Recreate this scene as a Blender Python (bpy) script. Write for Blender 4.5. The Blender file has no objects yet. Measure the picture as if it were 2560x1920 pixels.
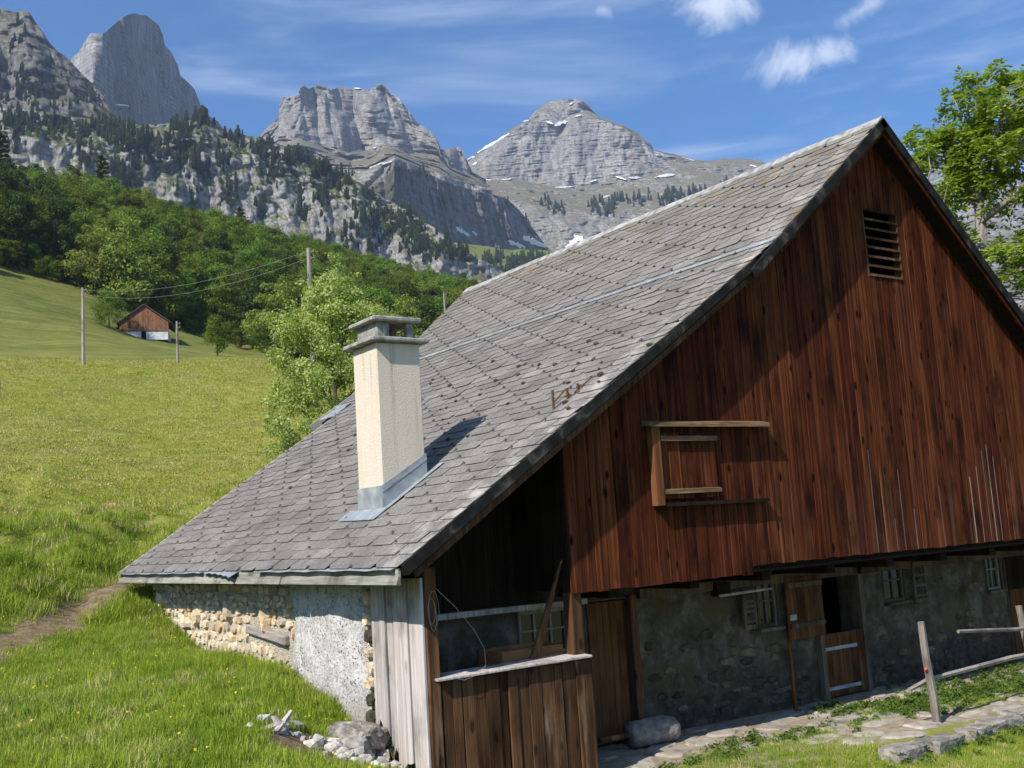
import bpy, bmesh, math, random
import numpy as np
from mathutils import Vector, Matrix, Euler

# ------------------------------------------------------------------ scene, camera, light
SC = bpy.context.scene
COL = SC.collection
random.seed(7)
RNG = np.random.default_rng(7)

# world axes: X runs along the gable wall, Y along the ridge (away), Z up; eye level is z = 0
RM = np.array([[0.82281167, -0.0271583, 0.56766485],
               [-0.56488444, -0.1486538, 0.81166964],
               [-0.06234197, 0.9885163, 0.13765538]])
FPX = 2675.4656          # focal length in pixels of the 2560 px wide photograph
cam_d = bpy.data.cameras.new('camera')
cam = bpy.data.objects.new('camera', cam_d)
COL.objects.link(cam)
cam_d.sensor_width = 36.0
cam_d.lens = 36.0 * FPX / 2560.0
cam_d.clip_start = 0.05
cam_d.clip_end = 30000.0
mw = Matrix.Identity(4)
for r in range(3):
    mw[r][0] = RM[r, 0]; mw[r][1] = RM[r, 1]; mw[r][2] = -RM[r, 2]
cam.matrix_world = mw
SC.camera = cam

SUN = Vector((3.0, 1.0, -2.9)).normalized()      # direction the light travels
sun_d = bpy.data.lights.new('sun', 'SUN')
sun_d.energy = 5.0
sun_d.angle = math.radians(0.53)
sun_d.color = (1.0, 0.945, 0.86)
sun = bpy.data.objects.new('sun', sun_d)
COL.objects.link(sun)
sun.rotation_euler = SUN.to_track_quat('-Z', 'Y').to_euler()
SUN_EL = math.asin(-SUN.z)
SUN_ROT = math.atan2(-SUN.x, -SUN.y)

SC.view_settings.view_transform = 'Standard'
SC.view_settings.look = 'None'
SC.view_settings.exposure = 0.6
SC.view_settings.gamma = 1.0
SC.view_settings.use_curve_mapping = False
SC.render.engine = 'CYCLES'
SC.cycles.max_bounces = 4
SC.cycles.diffuse_bounces = 1
SC.cycles.glossy_bounces = 2
SC.cycles.transmission_bounces = 3
SC.cycles.transparent_max_bounces = 8
SC.cycles.volume_bounces = 0
SC.cycles.use_denoising = True
SC.cycles.adaptive_threshold = 0.02


def D_dir(dx, dy):
    """view direction (horizontal length 1) of a point measured on a 2212 px wide print of the photograph"""
    k = 2560.0 / 2212.0
    r = RM @ np.array([dx * k - 1280.0, -(dy * k - 960.0), FPX])
    return r / math.hypot(r[0], r[1])


def at(dx, dy, dist):
    return D_dir(dx, dy) * dist


def d_dirs(dx, dy):
    k = 2560.0 / 2212.0
    c = np.stack([dx * k - 1280.0, -(dy * k - 960.0), np.full_like(dx, FPX)], -1)
    r = c @ RM.T
    return r / np.hypot(r[..., 0], r[..., 1])[..., None]


# ------------------------------------------------------------------ sky
SKY_STRENGTH = 0.072
world = bpy.data.worlds.new('World')
SC.world = world
world.use_nodes = True
wt = world.node_tree
for nd in list(wt.nodes):
    wt.nodes.remove(nd)


def wn(t, **kw):
    nd = wt.nodes.new(t)
    for k, v in kw.items():
        setattr(nd, k, v)
    return nd


def wmath(op, a, b=None, clamp=False):
    nd = wn('ShaderNodeMath', operation=op, use_clamp=clamp)
    for i, v in enumerate((a, b)):
        if v is None:
            continue
        if isinstance(v, (int, float)):
            nd.inputs[i].default_value = v
        else:
            wt.links.new(v, nd.inputs[i])
    return nd.outputs[0]


def wvmath(op, a, b):
    nd = wn('ShaderNodeVectorMath', operation=op)
    for i, v in enumerate((a, b)):
        if isinstance(v, (tuple, list, np.ndarray)):
            nd.inputs[i].default_value = tuple(float(q) for q in v)
        else:
            wt.links.new(v, nd.inputs[i])
    return nd.outputs['Value'] if op in ('DOT_PRODUCT', 'LENGTH') else nd.outputs[0]


w_out = wn('ShaderNodeOutputWorld')
w_bg = wn('ShaderNodeBackground')
w_bg.inputs['Strength'].default_value = SKY_STRENGTH
sky = wn('ShaderNodeTexSky', sky_type='NISHITA')
sky.sun_disc = False
sky.sun_elevation = SUN_EL
sky.sun_rotation = SUN_ROT
sky.altitude = 900.0
sky.air_density = 1.0
sky.dust_density = 1.0
sky.ozone_density = 2.2
tc = wn('ShaderNodeTexCoord')
wdir = tc.outputs['Generated']


def wnoise(vec, scale, detail, rough=0.55, dist=0.0):
    nd = wn('ShaderNodeTexNoise')
    nd.inputs['Scale'].default_value = scale
    nd.inputs['Detail'].default_value = detail
    nd.inputs['Roughness'].default_value = rough
    nd.inputs['Distortion'].default_value = dist
    wt.links.new(vec, nd.inputs['Vector'])
    return nd.outputs[0]


def wsmooth(v, lo, hi, t0=0.0, t1=1.0):
    nd = wn('ShaderNodeMapRange', interpolation_type='SMOOTHSTEP')
    nd.inputs['From Min'].default_value = lo
    nd.inputs['From Max'].default_value = hi
    nd.inputs['To Min'].default_value = t0
    nd.inputs['To Max'].default_value = t1
    wt.links.new(v, nd.inputs['Value'])
    return nd.outputs[0]


puff = wnoise(wdir, 14.0, 5.0, 0.68, 0.4)
cloud = None
# (print x, print y, half width, half height, tilt deg, density)
for cx, cy, hw, hh, tilt, dens in [(1515, 10, 112, 52, -4, 0.85), (1300, 22, 60, 34, 0, 0.55), (1708, 130, 92, 54, 10, 0.8), (1786, 110, 58, 38, 0, 0.7),
                                   (1868, 18, 90, 26, 20, 0.55), (1455, -30, 80, 40, 0, 0.9)]:
    c0 = D_dir(cx, cy); c0 = c0 / np.linalg.norm(c0)
    e1 = np.cross(c0, (0, 0, 1)); e1 /= np.linalg.norm(e1)
    e2 = np.cross(e1, c0)
    a = math.radians(tilt)
    f1 = e1 * math.cos(a) + e2 * math.sin(a); f2 = -e1 * math.sin(a) + e2 * math.cos(a)
    s1 = hw * 1.157 / FPX; s2 = hh * 1.157 / FPX
    rel = wvmath('SUBTRACT', wdir, c0)
    pa = wvmath('DOT_PRODUCT', rel, f1 / s1)
    pb = wvmath('DOT_PRODUCT', rel, f2 / s2)
    rr = wmath('SQRT', wmath('ADD', wmath('MULTIPLY', pa, pa), wmath('MULTIPLY', pb, pb)))
    v = wmath('SUBTRACT', wmath('MULTIPLY', puff, 3.0), rr)
    m = wmath('MULTIPLY', wsmooth(v, 0.6, 1.75), dens)
    cloud = m if cloud is None else wmath('MAXIMUM', cloud, m)
mapn = wn('ShaderNodeMapping')
mapn.inputs['Rotation'].default_value = (0.15, -0.1, 0.5)
mapn.inputs['Scale'].default_value = (1.3, 1.3, 7.5)
wt.links.new(wdir, mapn.inputs['Vector'])
wisp = wnoise(mapn.outputs[0], 2.1, 5.0, 0.6, 0.5)
wisp = wsmooth(wisp, 0.42, 0.76, 0.0, 0.62)
sep = wn('ShaderNodeSeparateXYZ')
wt.links.new(wdir, sep.inputs[0])
low = wsmooth(sep.outputs[2], 0.14, 0.5, 1.0, 0.55)       # cirrus thickens towards the horizon all round
wisp = wmath('MULTIPLY', wisp, low)
cover = wmath('MAXIMUM', wmath('MULTIPLY', cloud, 0.92), wisp, True)
mixw = wn('ShaderNodeMix', data_type='RGBA')
wt.links.new(cover, mixw.inputs['Factor'])
tint = wn('ShaderNodeMix', data_type='RGBA', blend_type='MULTIPLY')
tint.inputs['Factor'].default_value = 1.0
wt.links.new(sky.outputs[0], tint.inputs['A'])
tint.inputs['B'].default_value = (0.54, 1.10, 1.58, 1)
wt.links.new(tint.outputs['Result'], mixw.inputs['A'])
mixw.inputs['B'].default_value = (9.6, 10.4, 11.8, 1)
wt.links.new(mixw.outputs['Result'], w_bg.inputs['Color'])
wt.links.new(w_bg.outputs[0], w_out.inputs[0])


# ------------------------------------------------------------------ helpers: objects
def link(o):
    COL.objects.link(o)
    return o


def mk_mesh(name, verts, faces, mats=None, smooth=False):
    me = bpy.data.meshes.new(name)
    me.from_pydata([tuple(map(float, v)) for v in verts], [], [tuple(int(i) for i in f) for f in faces])
    if mats is not None:
        for m in (mats if isinstance(mats, (list, tuple)) else [mats]):
            me.materials.append(m)
    if smooth:
        me.polygons.foreach_set('use_smooth', [True] * len(me.polygons))
    me.update()
    return me


def np_mesh(name, V, F, mat, smooth=False, attrs=None):
    """fast mesh from numpy vertices and quads/tris"""
    V = np.asarray(V, np.float32); F = np.asarray(F, np.int32)
    me = bpy.data.meshes.new(name)
    me.vertices.add(len(V)); me.vertices.foreach_set('co', V.ravel())
    k = F.shape[1]
    me.loops.add(F.size); me.loops.foreach_set('vertex_index', F.ravel())
    me.polygons.add(len(F))
    me.polygons.foreach_set('loop_start', np.arange(len(F), dtype=np.int32) * k)
    me.polygons.foreach_set('loop_total', np.full(len(F), k, np.int32))
    if smooth:
        me.polygons.foreach_set('use_smooth', np.ones(len(F), bool))
    if mat is not None:
        me.materials.append(mat)
    for nm, (dom, arr) in (attrs or {}).items():
        at_ = me.attributes.new(nm, 'FLOAT', dom)
        at_.data.foreach_set('value', np.asarray(arr, np.float32))
    me.update(calc_edges=True)
    me.validate()
    return me


def put(name, me, parent=None, loc=None, rot=None, label=None, cat=None, group=None, kind=None):
    o = bpy.data.objects.new(name, me)
    link(o)
    if parent is not None:
        o.parent = parent
        if loc is None and parent.parent is None:
            loc = tuple(-c for c in parent.location)     # the vertices are in world axes
    if loc is not None:
        o.location = tuple(float(c) for c in loc)
    if rot is not None:
        o.rotation_euler = rot
    tag(o, label, cat, group, kind)
    return o


def tag(o, label=None, cat=None, group=None, kind=None):
    for k, v in (('label', label), ('category', cat), ('group', group), ('kind', kind)):
        if v is not None:
            o[k] = v
    return o


def thing(name, loc, label, cat, group=None, rz=0.0):
    o = bpy.data.objects.new(name, None)
    link(o)
    o.location = tuple(float(c) for c in loc)
    o.rotation_euler = (0, 0, rz)
    o.empty_display_size = 0.1
    return tag(o, label, cat, group)


class MB:
    """collects shapes into one mesh"""
    def __init__(s):
        s.v = []; s.f = []

    def add(s, v, f):
        b = len(s.v)
        s.v += [tuple(map(float, q)) for q in v]
        s.f += [tuple(i + b for i in q) for q in f]
        return s

    def hexa(s, p):      # 8 corners: bottom 4 (ccw seen from above), top 4
        return s.add(p, [(0, 3, 2, 1), (4, 5, 6, 7), (0, 1, 5, 4), (1, 2, 6, 5), (2, 3, 7, 6), (3, 0, 4, 7)])

    def box(s, x0, x1, y0, y1, z0, z1):
        return s.hexa([(x0, y0, z0), (x1, y0, z0), (x1, y1, z0), (x0, y1, z0), (x0, y0, z1), (x1, y0, z1), (x1, y1, z1), (x0, y1, z1)])

    def prism(s, poly, vec):   # closed planar polygon extruded along vec
        n = len(poly); vec = np.asarray(vec, float)
        a = [np.asarray(p, float) for p in poly]
        return s.add(a + [p + vec for p in a], [tuple(range(n - 1, -1, -1)), tuple(range(n, 2 * n))] +
                     [(i, (i + 1) % n, n + (i + 1) % n, n + i) for i in range(n)])

    def tube(s, pts, rads, seg=6, cap=True):
        pts = [Vector(p) for p in pts]
        rings = []
        ref = None
        for i, p in enumerate(pts):
            d = (pts[min(i + 1, len(pts) - 1)] - pts[max(i - 1, 0)])
            if d.length < 1e-9:
                d = Vector((0, 0, 1))
            d.normalize()
            if ref is None:
                ref = d.orthogonal().normalized()
            else:
                ref = (ref - d * ref.dot(d))
                ref = ref.normalized() if ref.length > 1e-6 else d.orthogonal().normalized()
            b = d.cross(ref)
            r = rads[i] if hasattr(rads, '__len__') else rads
            rings.append([p + (ref * math.cos(2 * math.pi * k / seg) + b * math.sin(2 * math.pi * k / seg)) * r for k in range(seg)])
        base = len(s.v)
        for rg in rings:
            s.v += [tuple(q) for q in rg]
        for i in range(len(rings) - 1):
            for k in range(seg):
                a = base + i * seg + k; c = base + i * seg + (k + 1) % seg
                s.f.append((a, c, c + seg, a + seg))
        if cap:
            s.f.append(tuple(base + k for k in range(seg - 1, -1, -1)))
            s.f.append(tuple(base + (len(rings) - 1) * seg + k for k in range(seg)))
        return s

    def build(s, name, mat, parent=None, smooth=False, bevel=0.0, **kw):
        me = mk_mesh(name, s.v, s.f, mat, smooth)
        if bevel:
            bm = bmesh.new(); bm.from_mesh(me)
            bmesh.ops.recalc_face_normals(bm, faces=bm.faces)
            bmesh.ops.bevel(bm, geom=list(bm.edges), offset=bevel, segments=1, affect='EDGES', clamp_overlap=True)
            bm.to_mesh(me); bm.free()
        else:
            bm = bmesh.new(); bm.from_mesh(me)
            bmesh.ops.recalc_face_normals(bm, faces=bm.faces)
            bm.to_mesh(me); bm.free()
        return put(name, me, parent, **kw)


# ------------------------------------------------------------------ helpers: numpy noise
def _hash(ix, iy, iz, seed):
    h = (ix.astype(np.int64) * 374761393 + iy.astype(np.int64) * 668265263 + iz.astype(np.int64) * 2147483647 + seed * 144665) & 0xFFFFFFFF
    h = ((h ^ (h >> 13)) * 1274126177) & 0xFFFFFFFF
    h = ((h ^ (h >> 16)) * 2246822519) & 0xFFFFFFFF
    return ((h ^ (h >> 15)) & 0xFFFFFF) / float(0xFFFFFF) * 2 - 1


def vnoise(P, seed=0):
    P = np.asarray(P, float)
    i = np.floor(P); f = P - i
    i = i.astype(np.int64)
    u = f * f * f * (f * (f * 6 - 15) + 10)
    x, y, z = i[..., 0], i[..., 1], i[..., 2]
    ux, uy, uz = u[..., 0], u[..., 1], u[..., 2]
    c = {}
    for a in (0, 1):
        for b in (0, 1):
            for g in (0, 1):
                c[a, b, g] = _hash(x + a, y + b, z + g, seed)
    l = lambda p, q, t: p + (q - p) * t
    return l(l(l(c[0, 0, 0], c[1, 0, 0], ux), l(c[0, 1, 0], c[1, 1, 0], ux), uy),
             l(l(c[0, 0, 1], c[1, 0, 1], ux), l(c[0, 1, 1], c[1, 1, 1], ux), uy), uz)


def fbm(P, octs=4, seed=0, gain=0.5, lac=2.03, ridged=False):
    P = np.asarray(P, float)
    s = np.zeros(P.shape[:-1]); a = 1.0; t = 0.0
    for o in range(octs):
        v = vnoise(P * lac ** o, seed + o * 17)
        if ridged:
            v = 1 - 2 * np.abs(v)
        s += v * a; t += a; a *= gain
    return s / t


# ------------------------------------------------------------------ helpers: materials
class MT:
    def __init__(s, name, rough=0.8, spec=0.25):
        s.m = bpy.data.materials.new(name)
        s.m.use_nodes = True
        s.t = s.m.node_tree
        s.b = s.t.nodes['Principled BSDF']
        s.o = s.t.nodes['Material Output']
        s.b.inputs['Roughness'].default_value = rough
        s.b.inputs['Specular IOR Level'].default_value = spec
        s.geo = s.t.nodes.new('ShaderNodeNewGeometry')
        s._oi = None

    def node(s, t, **kw):
        nd = s.t.nodes.new(t)
        for k, v in kw.items():
            setattr(nd, k, v)
        return nd

    def set(s, sock, v):
        if v is None:
            return
        if isinstance(v, (int, float)):
            sock.default_value = v
        elif isinstance(v, (tuple, list)):
            if sock.type == 'RGBA' and len(v) == 3:
                v = tuple(v) + (1,)
            sock.default_value = v
        else:
            s.t.links.new(v, sock)

    def pos(s):
        return s.geo.outputs['Position']

    def rnd(s):
        if s._oi is None:
            s._oi = s.node('ShaderNodeObjectInfo')
        return s._oi.outputs['Random']

    def math(s, op, a, b=None, c=None, clamp=False):
        nd = s.node('ShaderNodeMath', operation=op, use_clamp=clamp)
        for i, v in enumerate((a, b, c)):
            s.set(nd.inputs[i], v)
        return nd.outputs[0]

    def vec(s, sx=1.0, sy=1.0, sz=1.0, rot=(0, 0, 0), src=None, jit=0.0):
        v = src if src is not None else s.pos()
        if jit:
            ad = s.node('ShaderNodeVectorMath', operation='ADD')
            s.set(ad.inputs[0], v)
            mu = s.node('ShaderNodeVectorMath', operation='SCALE')
            mu.inputs[0].default_value = (3.1, 1.7, 2.3)
            s.set(mu.inputs['Scale'], s.math('MULTIPLY', s.rnd(), jit))
            s.set(ad.inputs[1], mu.outputs[0])
            v = ad.outputs[0]
        mp = s.node('ShaderNodeMapping')
        mp.inputs['Scale'].default_value = (sx, sy, sz)
        mp.inputs['Rotation'].default_value = rot
        s.set(mp.inputs['Vector'], v)
        return mp.outputs[0]

    def noise(s, vec=None, scale=1.0, detail=5.0, rough=0.55, dist=0.0):
        nd = s.node('ShaderNodeTexNoise')
        nd.inputs['Scale'].default_value = scale
        nd.inputs['Detail'].default_value = detail
        nd.inputs['Roughness'].default_value = rough
        nd.inputs['Distortion'].default_value = dist
        s.set(nd.inputs['Vector'], vec if vec is not None else s.pos())
        return nd.outputs[0]

    def voro(s, vec=None, scale=1.0, feature='F1', out='Distance', rand=1.0):
        nd = s.node('ShaderNodeTexVoronoi', feature=feature)
        nd.inputs['Scale'].default_value = scale
        nd.inputs['Randomness'].default_value = rand
        s.set(nd.inputs['Vector'], vec if vec is not None else s.pos())
        return nd.outputs[out]

    def ramp(s, fac, stops, interp='LINEAR'):
        nd = s.node('ShaderNodeValToRGB')
        nd.color_ramp.interpolation = interp
        el = nd.color_ramp.elements
        while len(el) < len(stops):
            el.new(0.5)
        for e, (p, c) in zip(el, stops):
            e.position = p
            e.color = tuple(c) + (1,) if len(c) == 3 else c
        s.set(nd.inputs[0], fac)
        return nd.outputs[0]

    def sm(s, v, lo, hi, t0=0.0, t1=1.0):
        nd = s.node('ShaderNodeMapRange', interpolation_type='SMOOTHSTEP')
        for k, q in (('From Min', lo), ('From Max', hi), ('To Min', t0), ('To Max', t1)):
            nd.inputs[k].default_value = q
        s.set(nd.inputs['Value'], v)
        return nd.outputs[0]

    def mix(s, fac, a, b, blend='MIX'):
        nd = s.node('ShaderNodeMix', data_type='RGBA', blend_type=blend)
        s.set(nd.inputs['Factor'], fac)
        s.set(nd.inputs['A'], a)
        s.set(nd.inputs['B'], b)
        return nd.outputs['Result']

    def hsv(s, col, h=0.5, sat=1.0, val=1.0):
        nd = s.node('ShaderNodeHueSaturation')
        s.set(nd.inputs['Hue'], h); s.set(nd.inputs['Saturation'], sat); s.set(nd.inputs['Value'], val)
        s.set(nd.inputs['Color'], col)
        return nd.outputs[0]

    def attr(s, name):
        nd = s.node('ShaderNodeAttribute')
        nd.attribute_name = name
        return nd.outputs['Fac']

    def col(s, c):
        s.set(s.b.inputs['Base Color'], c)
        return s

    def bump(s, h, strength=0.5, dist=0.02):
        nd = s.node('ShaderNodeBump')
        nd.inputs['Strength'].default_value = strength
        nd.inputs['Distance'].default_value = dist
        s.set(nd.inputs['Height'], h)
        s.set(s.b.inputs['Normal'], nd.outputs[0])
        return s


def wood(name, dark, mid, light, grain=(16, 16, 0.7), knots=0.0, var=0.35, rough=0.75, worn=None, sat_var=0.0, bleach=None, contrast=(0.3, 0.5, 0.72), blotch=0.75):
    m = MT(name, rough, 0.04)
    v = m.vec(*grain, jit=13.0)
    n1 = m.noise(v, 1.0, 6.0, 0.62, 0.8)
    v2 = m.vec(grain[0] * 4, grain[1] * 4, grain[2] * 2.2, jit=29.0)
    n2 = m.noise(v2, 1.0, 4.0, 0.6)
    f = m.math('ADD', m.math('MULTIPLY', n1, 0.7), m.math('MULTIPLY', n2, 0.3))
    c = m.ramp(f, [(contrast[0], dark), (contrast[1], mid), (contrast[2], light)])
    blot = m.noise(m.vec(2.0, 2.0, 1.1, jit=7.0), 1.0, 4.0, 0.6)
    c = m.mix(m.sm(blot, 0.45, 0.72, 0.0, blotch), c, tuple(q * 0.45 for q in dark))
    if knots:
        k = m.voro(m.vec(5.5, 5.5, 2.2, jit=5.0), 1.0)
        c = m.mix(m.sm(k, 0.09, 0.2, knots, 0.0), c, tuple(q * 0.25 for q in dark))
    if worn is not None:
        wv = m.noise(m.vec(7.0, 7.0, 0.9, jit=3.0), 1.0, 5.0, 0.6)
        c = m.mix(m.sm(wv, 0.56, 0.78, 0.0, 0.8), c, worn)
    if bleach is not None:
        sz = m.node('ShaderNodeSeparateXYZ'); m.set(sz.inputs[0], m.pos())
        bn = m.noise(m.vec(11.0, 11.0, 0.35, jit=17.0), 1.0, 4.0, 0.6)
        zone = m.math('MULTIPLY', m.sm(sz.outputs[2], -0.7, 2.2, 1.0, 0.0), m.sm(sz.outputs[0], 9.0, 14.0))
        c = m.mix(m.math('MULTIPLY', zone, m.sm(bn, 0.52, 0.74, 0.0, 0.7)), c, bleach)
    val = m.math('ADD', 1.0 - var / 2, m.math('MULTIPLY', m.rnd(), var))
    c = m.hsv(c, m.math('ADD', 0.5 - sat_var / 2, m.math('MULTIPLY', m.rnd(), sat_var)), 1.0, val)
    m.col(c).bump(f, 0.45, 0.012)
    return m.m


def plain(name, stops, scale=3.0, rough=0.8, bump=0.3, bdist=0.01, bscale=None, var=0.15, spec=0.06, metal=0.0, stretch=(1, 1, 1), dist=0.3, jit=11.0):
    m = MT(name, rough, spec)
    m.b.inputs['Metallic'].default_value = metal
    n = m.noise(m.vec(*stretch, jit=jit), scale, 6.0, 0.6, dist)
    c = m.ramp(n, stops)
    if var:
        c = m.hsv(c, 0.5, 1.0, m.math('ADD', 1 - var / 2, m.math('MULTIPLY', m.rnd(), var)))
    m.col(c)
    if bump:
        m.bump(m.noise(m.vec(*stretch), bscale or scale * 5, 6.0, 0.65), bump, bdist)
    return m.m
# ------------------------------------------------------------------ the lie of the land
CTRL = []


def _c(x, y, z):
    CTRL.append((x, y, z))


for x, y, z in [(0, 0.3, -1.66), (-3, 1, -1.55), (3, 1, -1.95), (0, -6, -1.7), (-8, 4, -1.3), (2, 5, -1.68), (-2, 8, -1.45),
                (1.6, 9.7, -1.62), (3.0, 8.0, -1.72), (3.6, 7.2, -1.85), (4.6, 8.6, -2.08), (4.2, 11.0, -1.62), (2.9, 13, -1.42),
                (5.5, 18.98, -0.98), (5.5, 17.9, -1.20), (5.5, 17.0, -1.37), (5.5, 16.1, -1.50), (5.5, 14.7, -1.56),
                (5.5, 13.3, -1.62), (5.5, 12.6, -1.74), (5.5, 12.0, -1.84), (5.5, 11.4, -2.10), (5.5, 10.3, -2.38), (5.55, 9.6, -2.5),
                (5.0, 11.2, -1.95), (5.1, 10.0, -2.2), (6.4, 8.4, -2.62), (8, 7, -2.78), (7.6, 9.4, -2.72), (5.2, 5.5, -2.4), (8, 3, -2.75), (12, 2, -3.0),
                (11, 6.0, -2.9), (14, 6.5, -2.97), (17, 6, -3.0), (20, 9, -2.8), (22, 14, -2.7), (24, 4, -3.1), (14, 12, -2.74), (10, 12, -2.74), (8, 14, -2.6),
                (9, 19, -1.2), (9, 23, 0.4), (14, 25, 0.8), (20, 24, -0.5), (12, -12, -3.0), (-15, -10, -1.5)]:
    _c(x, y, z)
for dx, dy, r in [(0, 1440, 16.2), (0, 1400, 17.6), (160, 1352, 19.6), (300, 1300, 21.0), (0, 1362, 18.9), (180, 1308, 21.2), (300, 1278, 22.6),
                  (0, 1290, 20.2), (0, 1225, 22.4), (180, 1225, 23.0), (320, 1205, 24.5), (0, 1150, 26), (300, 1130, 27.5), (450, 1060, 32), (600, 1000, 38),
                  (0, 1000, 40), (300, 990, 42), (0, 880, 64), (300, 880, 66), (600, 880, 62), (0, 800, 90), (180, 790, 96), (384, 792, 96), (600, 797, 92),
                  (750, 860, 60), (850, 860, 80),
                  (0, 772, 118), (300, 778, 120), (550, 786, 118), (0, 735, 150), (300, 752, 160), (550, 778, 160), (0, 655, 190), (180, 700, 190), (300, 726, 207), (420, 742, 215), (560, 770, 205),
                  (0, 578, 232), (140, 614, 240), (240, 660, 236), (500, 733, 246), (640, 770, 240), (900, 790, 240), (1200, 800, 260),
                  (0, 470, 330), (250, 500, 345), (500, 560, 360), (800, 640, 370), (1100, 715, 380),
                  (0, 425, 420), (250, 478, 440), (500, 545, 450), (800, 618, 470), (1080, 682, 480),
                  (0, 440, 560), (400, 530, 560), (800, 630, 600), (1080, 690, 620)]:
    _c(*at(dx, dy, r))
for az, r, z in [(-30, 22, -0.9), (-30, 100, 14), (-30, 250, 55), (-30, 450, 125), (-80, 30, -1.0), (-80, 200, 20), (-80, 500, 70),
                 (62, 60, -2.5), (62, 150, 2), (62, 400, 15), (62, 620, 25), (45, 60, 2), (45, 150, 14), (45, 400, 55), (45, 620, 70), (90, 40, -3.5), (90, 200, -12), (90, 600, -20),
                 (140, 40, -4), (140, 200, -16), (140, 600, -40), (-140, 40, -2), (-140, 200, -5), (-140, 600, 0), (180, 100, -8), (180, 600, -30),
                 (-165, 600, -10), (205, 600, -25)]:
    a = math.radians(az)
    _c(r * math.sin(a), r * math.cos(a), z)
CT = np.array(CTRL)


def _warp(x, y):
    r = np.hypot(x, y)
    az = (np.degrees(np.arctan2(x, y)) - 36 + 180) % 360 - 180
    return np.stack([az / 16.0 * np.clip(r / 6.0, 0.02, 1.0), np.log(r + 1.5) * 1.5], -1), r


def _phi(d2):
    return np.where(d2 > 1e-12, 0.5 * d2 * np.log(np.maximum(d2, 1e-12)), 0.0)


_A, _r = _warp(CT[:, 0], CT[:, 1])
_q = CT[:, 2] / (_r + 6.0)
_n = len(CT)
_K = _phi(((_A[:, None] - _A[None]) ** 2).sum(-1)) + np.eye(_n) * 1e-4
_Pm = np.concatenate([np.ones((_n, 1)), _A], 1)
_M = np.block([[_K, _Pm], [_Pm.T, np.zeros((3, 3))]])
_w = np.linalg.solve(_M, np.concatenate([_q, np.zeros(3)]))


def sstep(v, lo, hi):
    t = np.clip((v - lo) / (hi - lo), 0, 1)
    return t * t * (3 - 2 * t)


def gz(x, y, rough=True):
    x = np.atleast_1d(np.asarray(x, float)); y = np.atleast_1d(np.asarray(y, float))
    out = np.empty(x.shape)
    fx, fy, fo = x.ravel(), y.ravel(), out.ravel()
    for s in range(0, fx.size, 20000):
        a, r = _warp(fx[s:s + 20000], fy[s:s + 20000])
        k = _phi(((a[:, None] - _A[None]) ** 2).sum(-1))
        fo[s:s + 20000] = (k @ _w[:_n] + _w[_n] + a @ _w[_n + 1:]) * (r + 6.0)
    z = fo.reshape(x.shape)
    r = np.hypot(x, y)
    if rough:
        P = np.stack([x, y, np.zeros_like(x)], -1)
        z = z + fbm(P * 1.3, 3, 5) * 0.035 * sstep(r, 1, 4) + fbm(P * 0.35, 3, 9) * 0.10 * sstep(r, 8, 20) + fbm(P * 0.05, 4, 3) * 1.1 * sstep(r, 45, 110) + fbm(P * 0.22, 3, 13) * 0.4 * sstep(r, 100, 130)
        # tussocks on the bank behind the path
        z = z + np.maximum(fbm(P * 0.8, 3, 21) + 0.1, 0) * 0.65 * sstep(r, 19, 22) * (1 - sstep(r, 30, 46)) * (1 - sstep(x, 6.5, 9))
    # the paved terrace in front of the stable and the floor under the barn
    ter = sstep(x, 7.2, 8.4) * (1 - sstep(x, 20, 23)) * sstep(y, 8.15, 8.5) * (1 - sstep(y, 13, 17))
    ter = np.where((x < 10.6) & (y < 9.6), ter * sstep(x + (y - 8.15) * 0.6, 8.2, 9.6), ter)
    flat = -2.755 + 0.02 * np.sin(x * 1.7) * np.cos(y * 2.1)
    z = z * (1 - ter) + flat * ter
    return z


def gz1(x, y):
    return float(gz([x], [y])[0])


# ------------------------------------------------------------------ ground sheet
m = MT('meadow_ground', 0.95, 0.1)
big = m.noise(m.vec(1, 1, 0.3), 0.11, 5.0, 0.6, 0.4)
med = m.noise(m.vec(1, 1, 0.3), 0.7, 6.0, 0.65, 0.4)
fin = m.noise(m.vec(1, 1, 0.6), 9.0, 6.0, 0.7)
green = m.ramp(m.math('ADD', m.math('MULTIPLY', med, 0.6), m.math('MULTIPLY', fin, 0.4)), [(0.30, (0.095, 0.125, 0.015)), (0.5, (0.175, 0.20, 0.03)), (0.7, (0.27, 0.27, 0.06))])
dry = m.ramp(fin, [(0.3, (0.20, 0.18, 0.045)), (0.55, (0.33, 0.29, 0.095)), (0.75, (0.50, 0.42, 0.20))])
strawm = m.noise(m.vec(1.0, 0.5, 0.3, rot=(0, 0, 0.6)), 0.62, 7.0, 0.68, 0.9)
dm = m.math('MULTIPLY', m.sm(m.math('ADD', m.math('MULTIPLY', strawm, 0.75), m.math('MULTIPLY', big, 0.3)), 0.48, 0.66), m.attr('dry'))
c = m.mix(dm, green, dry)
ole = m.ramp(m.math('ADD', m.math('MULTIPLY', m.noise(m.vec(0.12, 0.12, 2.6), 0.55, 5.0, 0.65, 0.4), 0.65), m.math('MULTIPLY', m.noise(m.vec(1, 1, 1), 0.06, 4.0), 0.35)), [(0.38, (0.085, 0.105, 0.02)), (0.5, (0.14, 0.15, 0.034)), (0.62, (0.20, 0.19, 0.055))])
c = m.mix(m.math('MULTIPLY', m.attr('far'), 0.92), c, ole)
soil = m.ramp(m.noise(None, 5.0, 7.0, 0.7), [(0.3, (0.10, 0.068, 0.038)), (0.5, (0.19, 0.135, 0.078)), (0.72, (0.31, 0.24, 0.15))])
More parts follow.
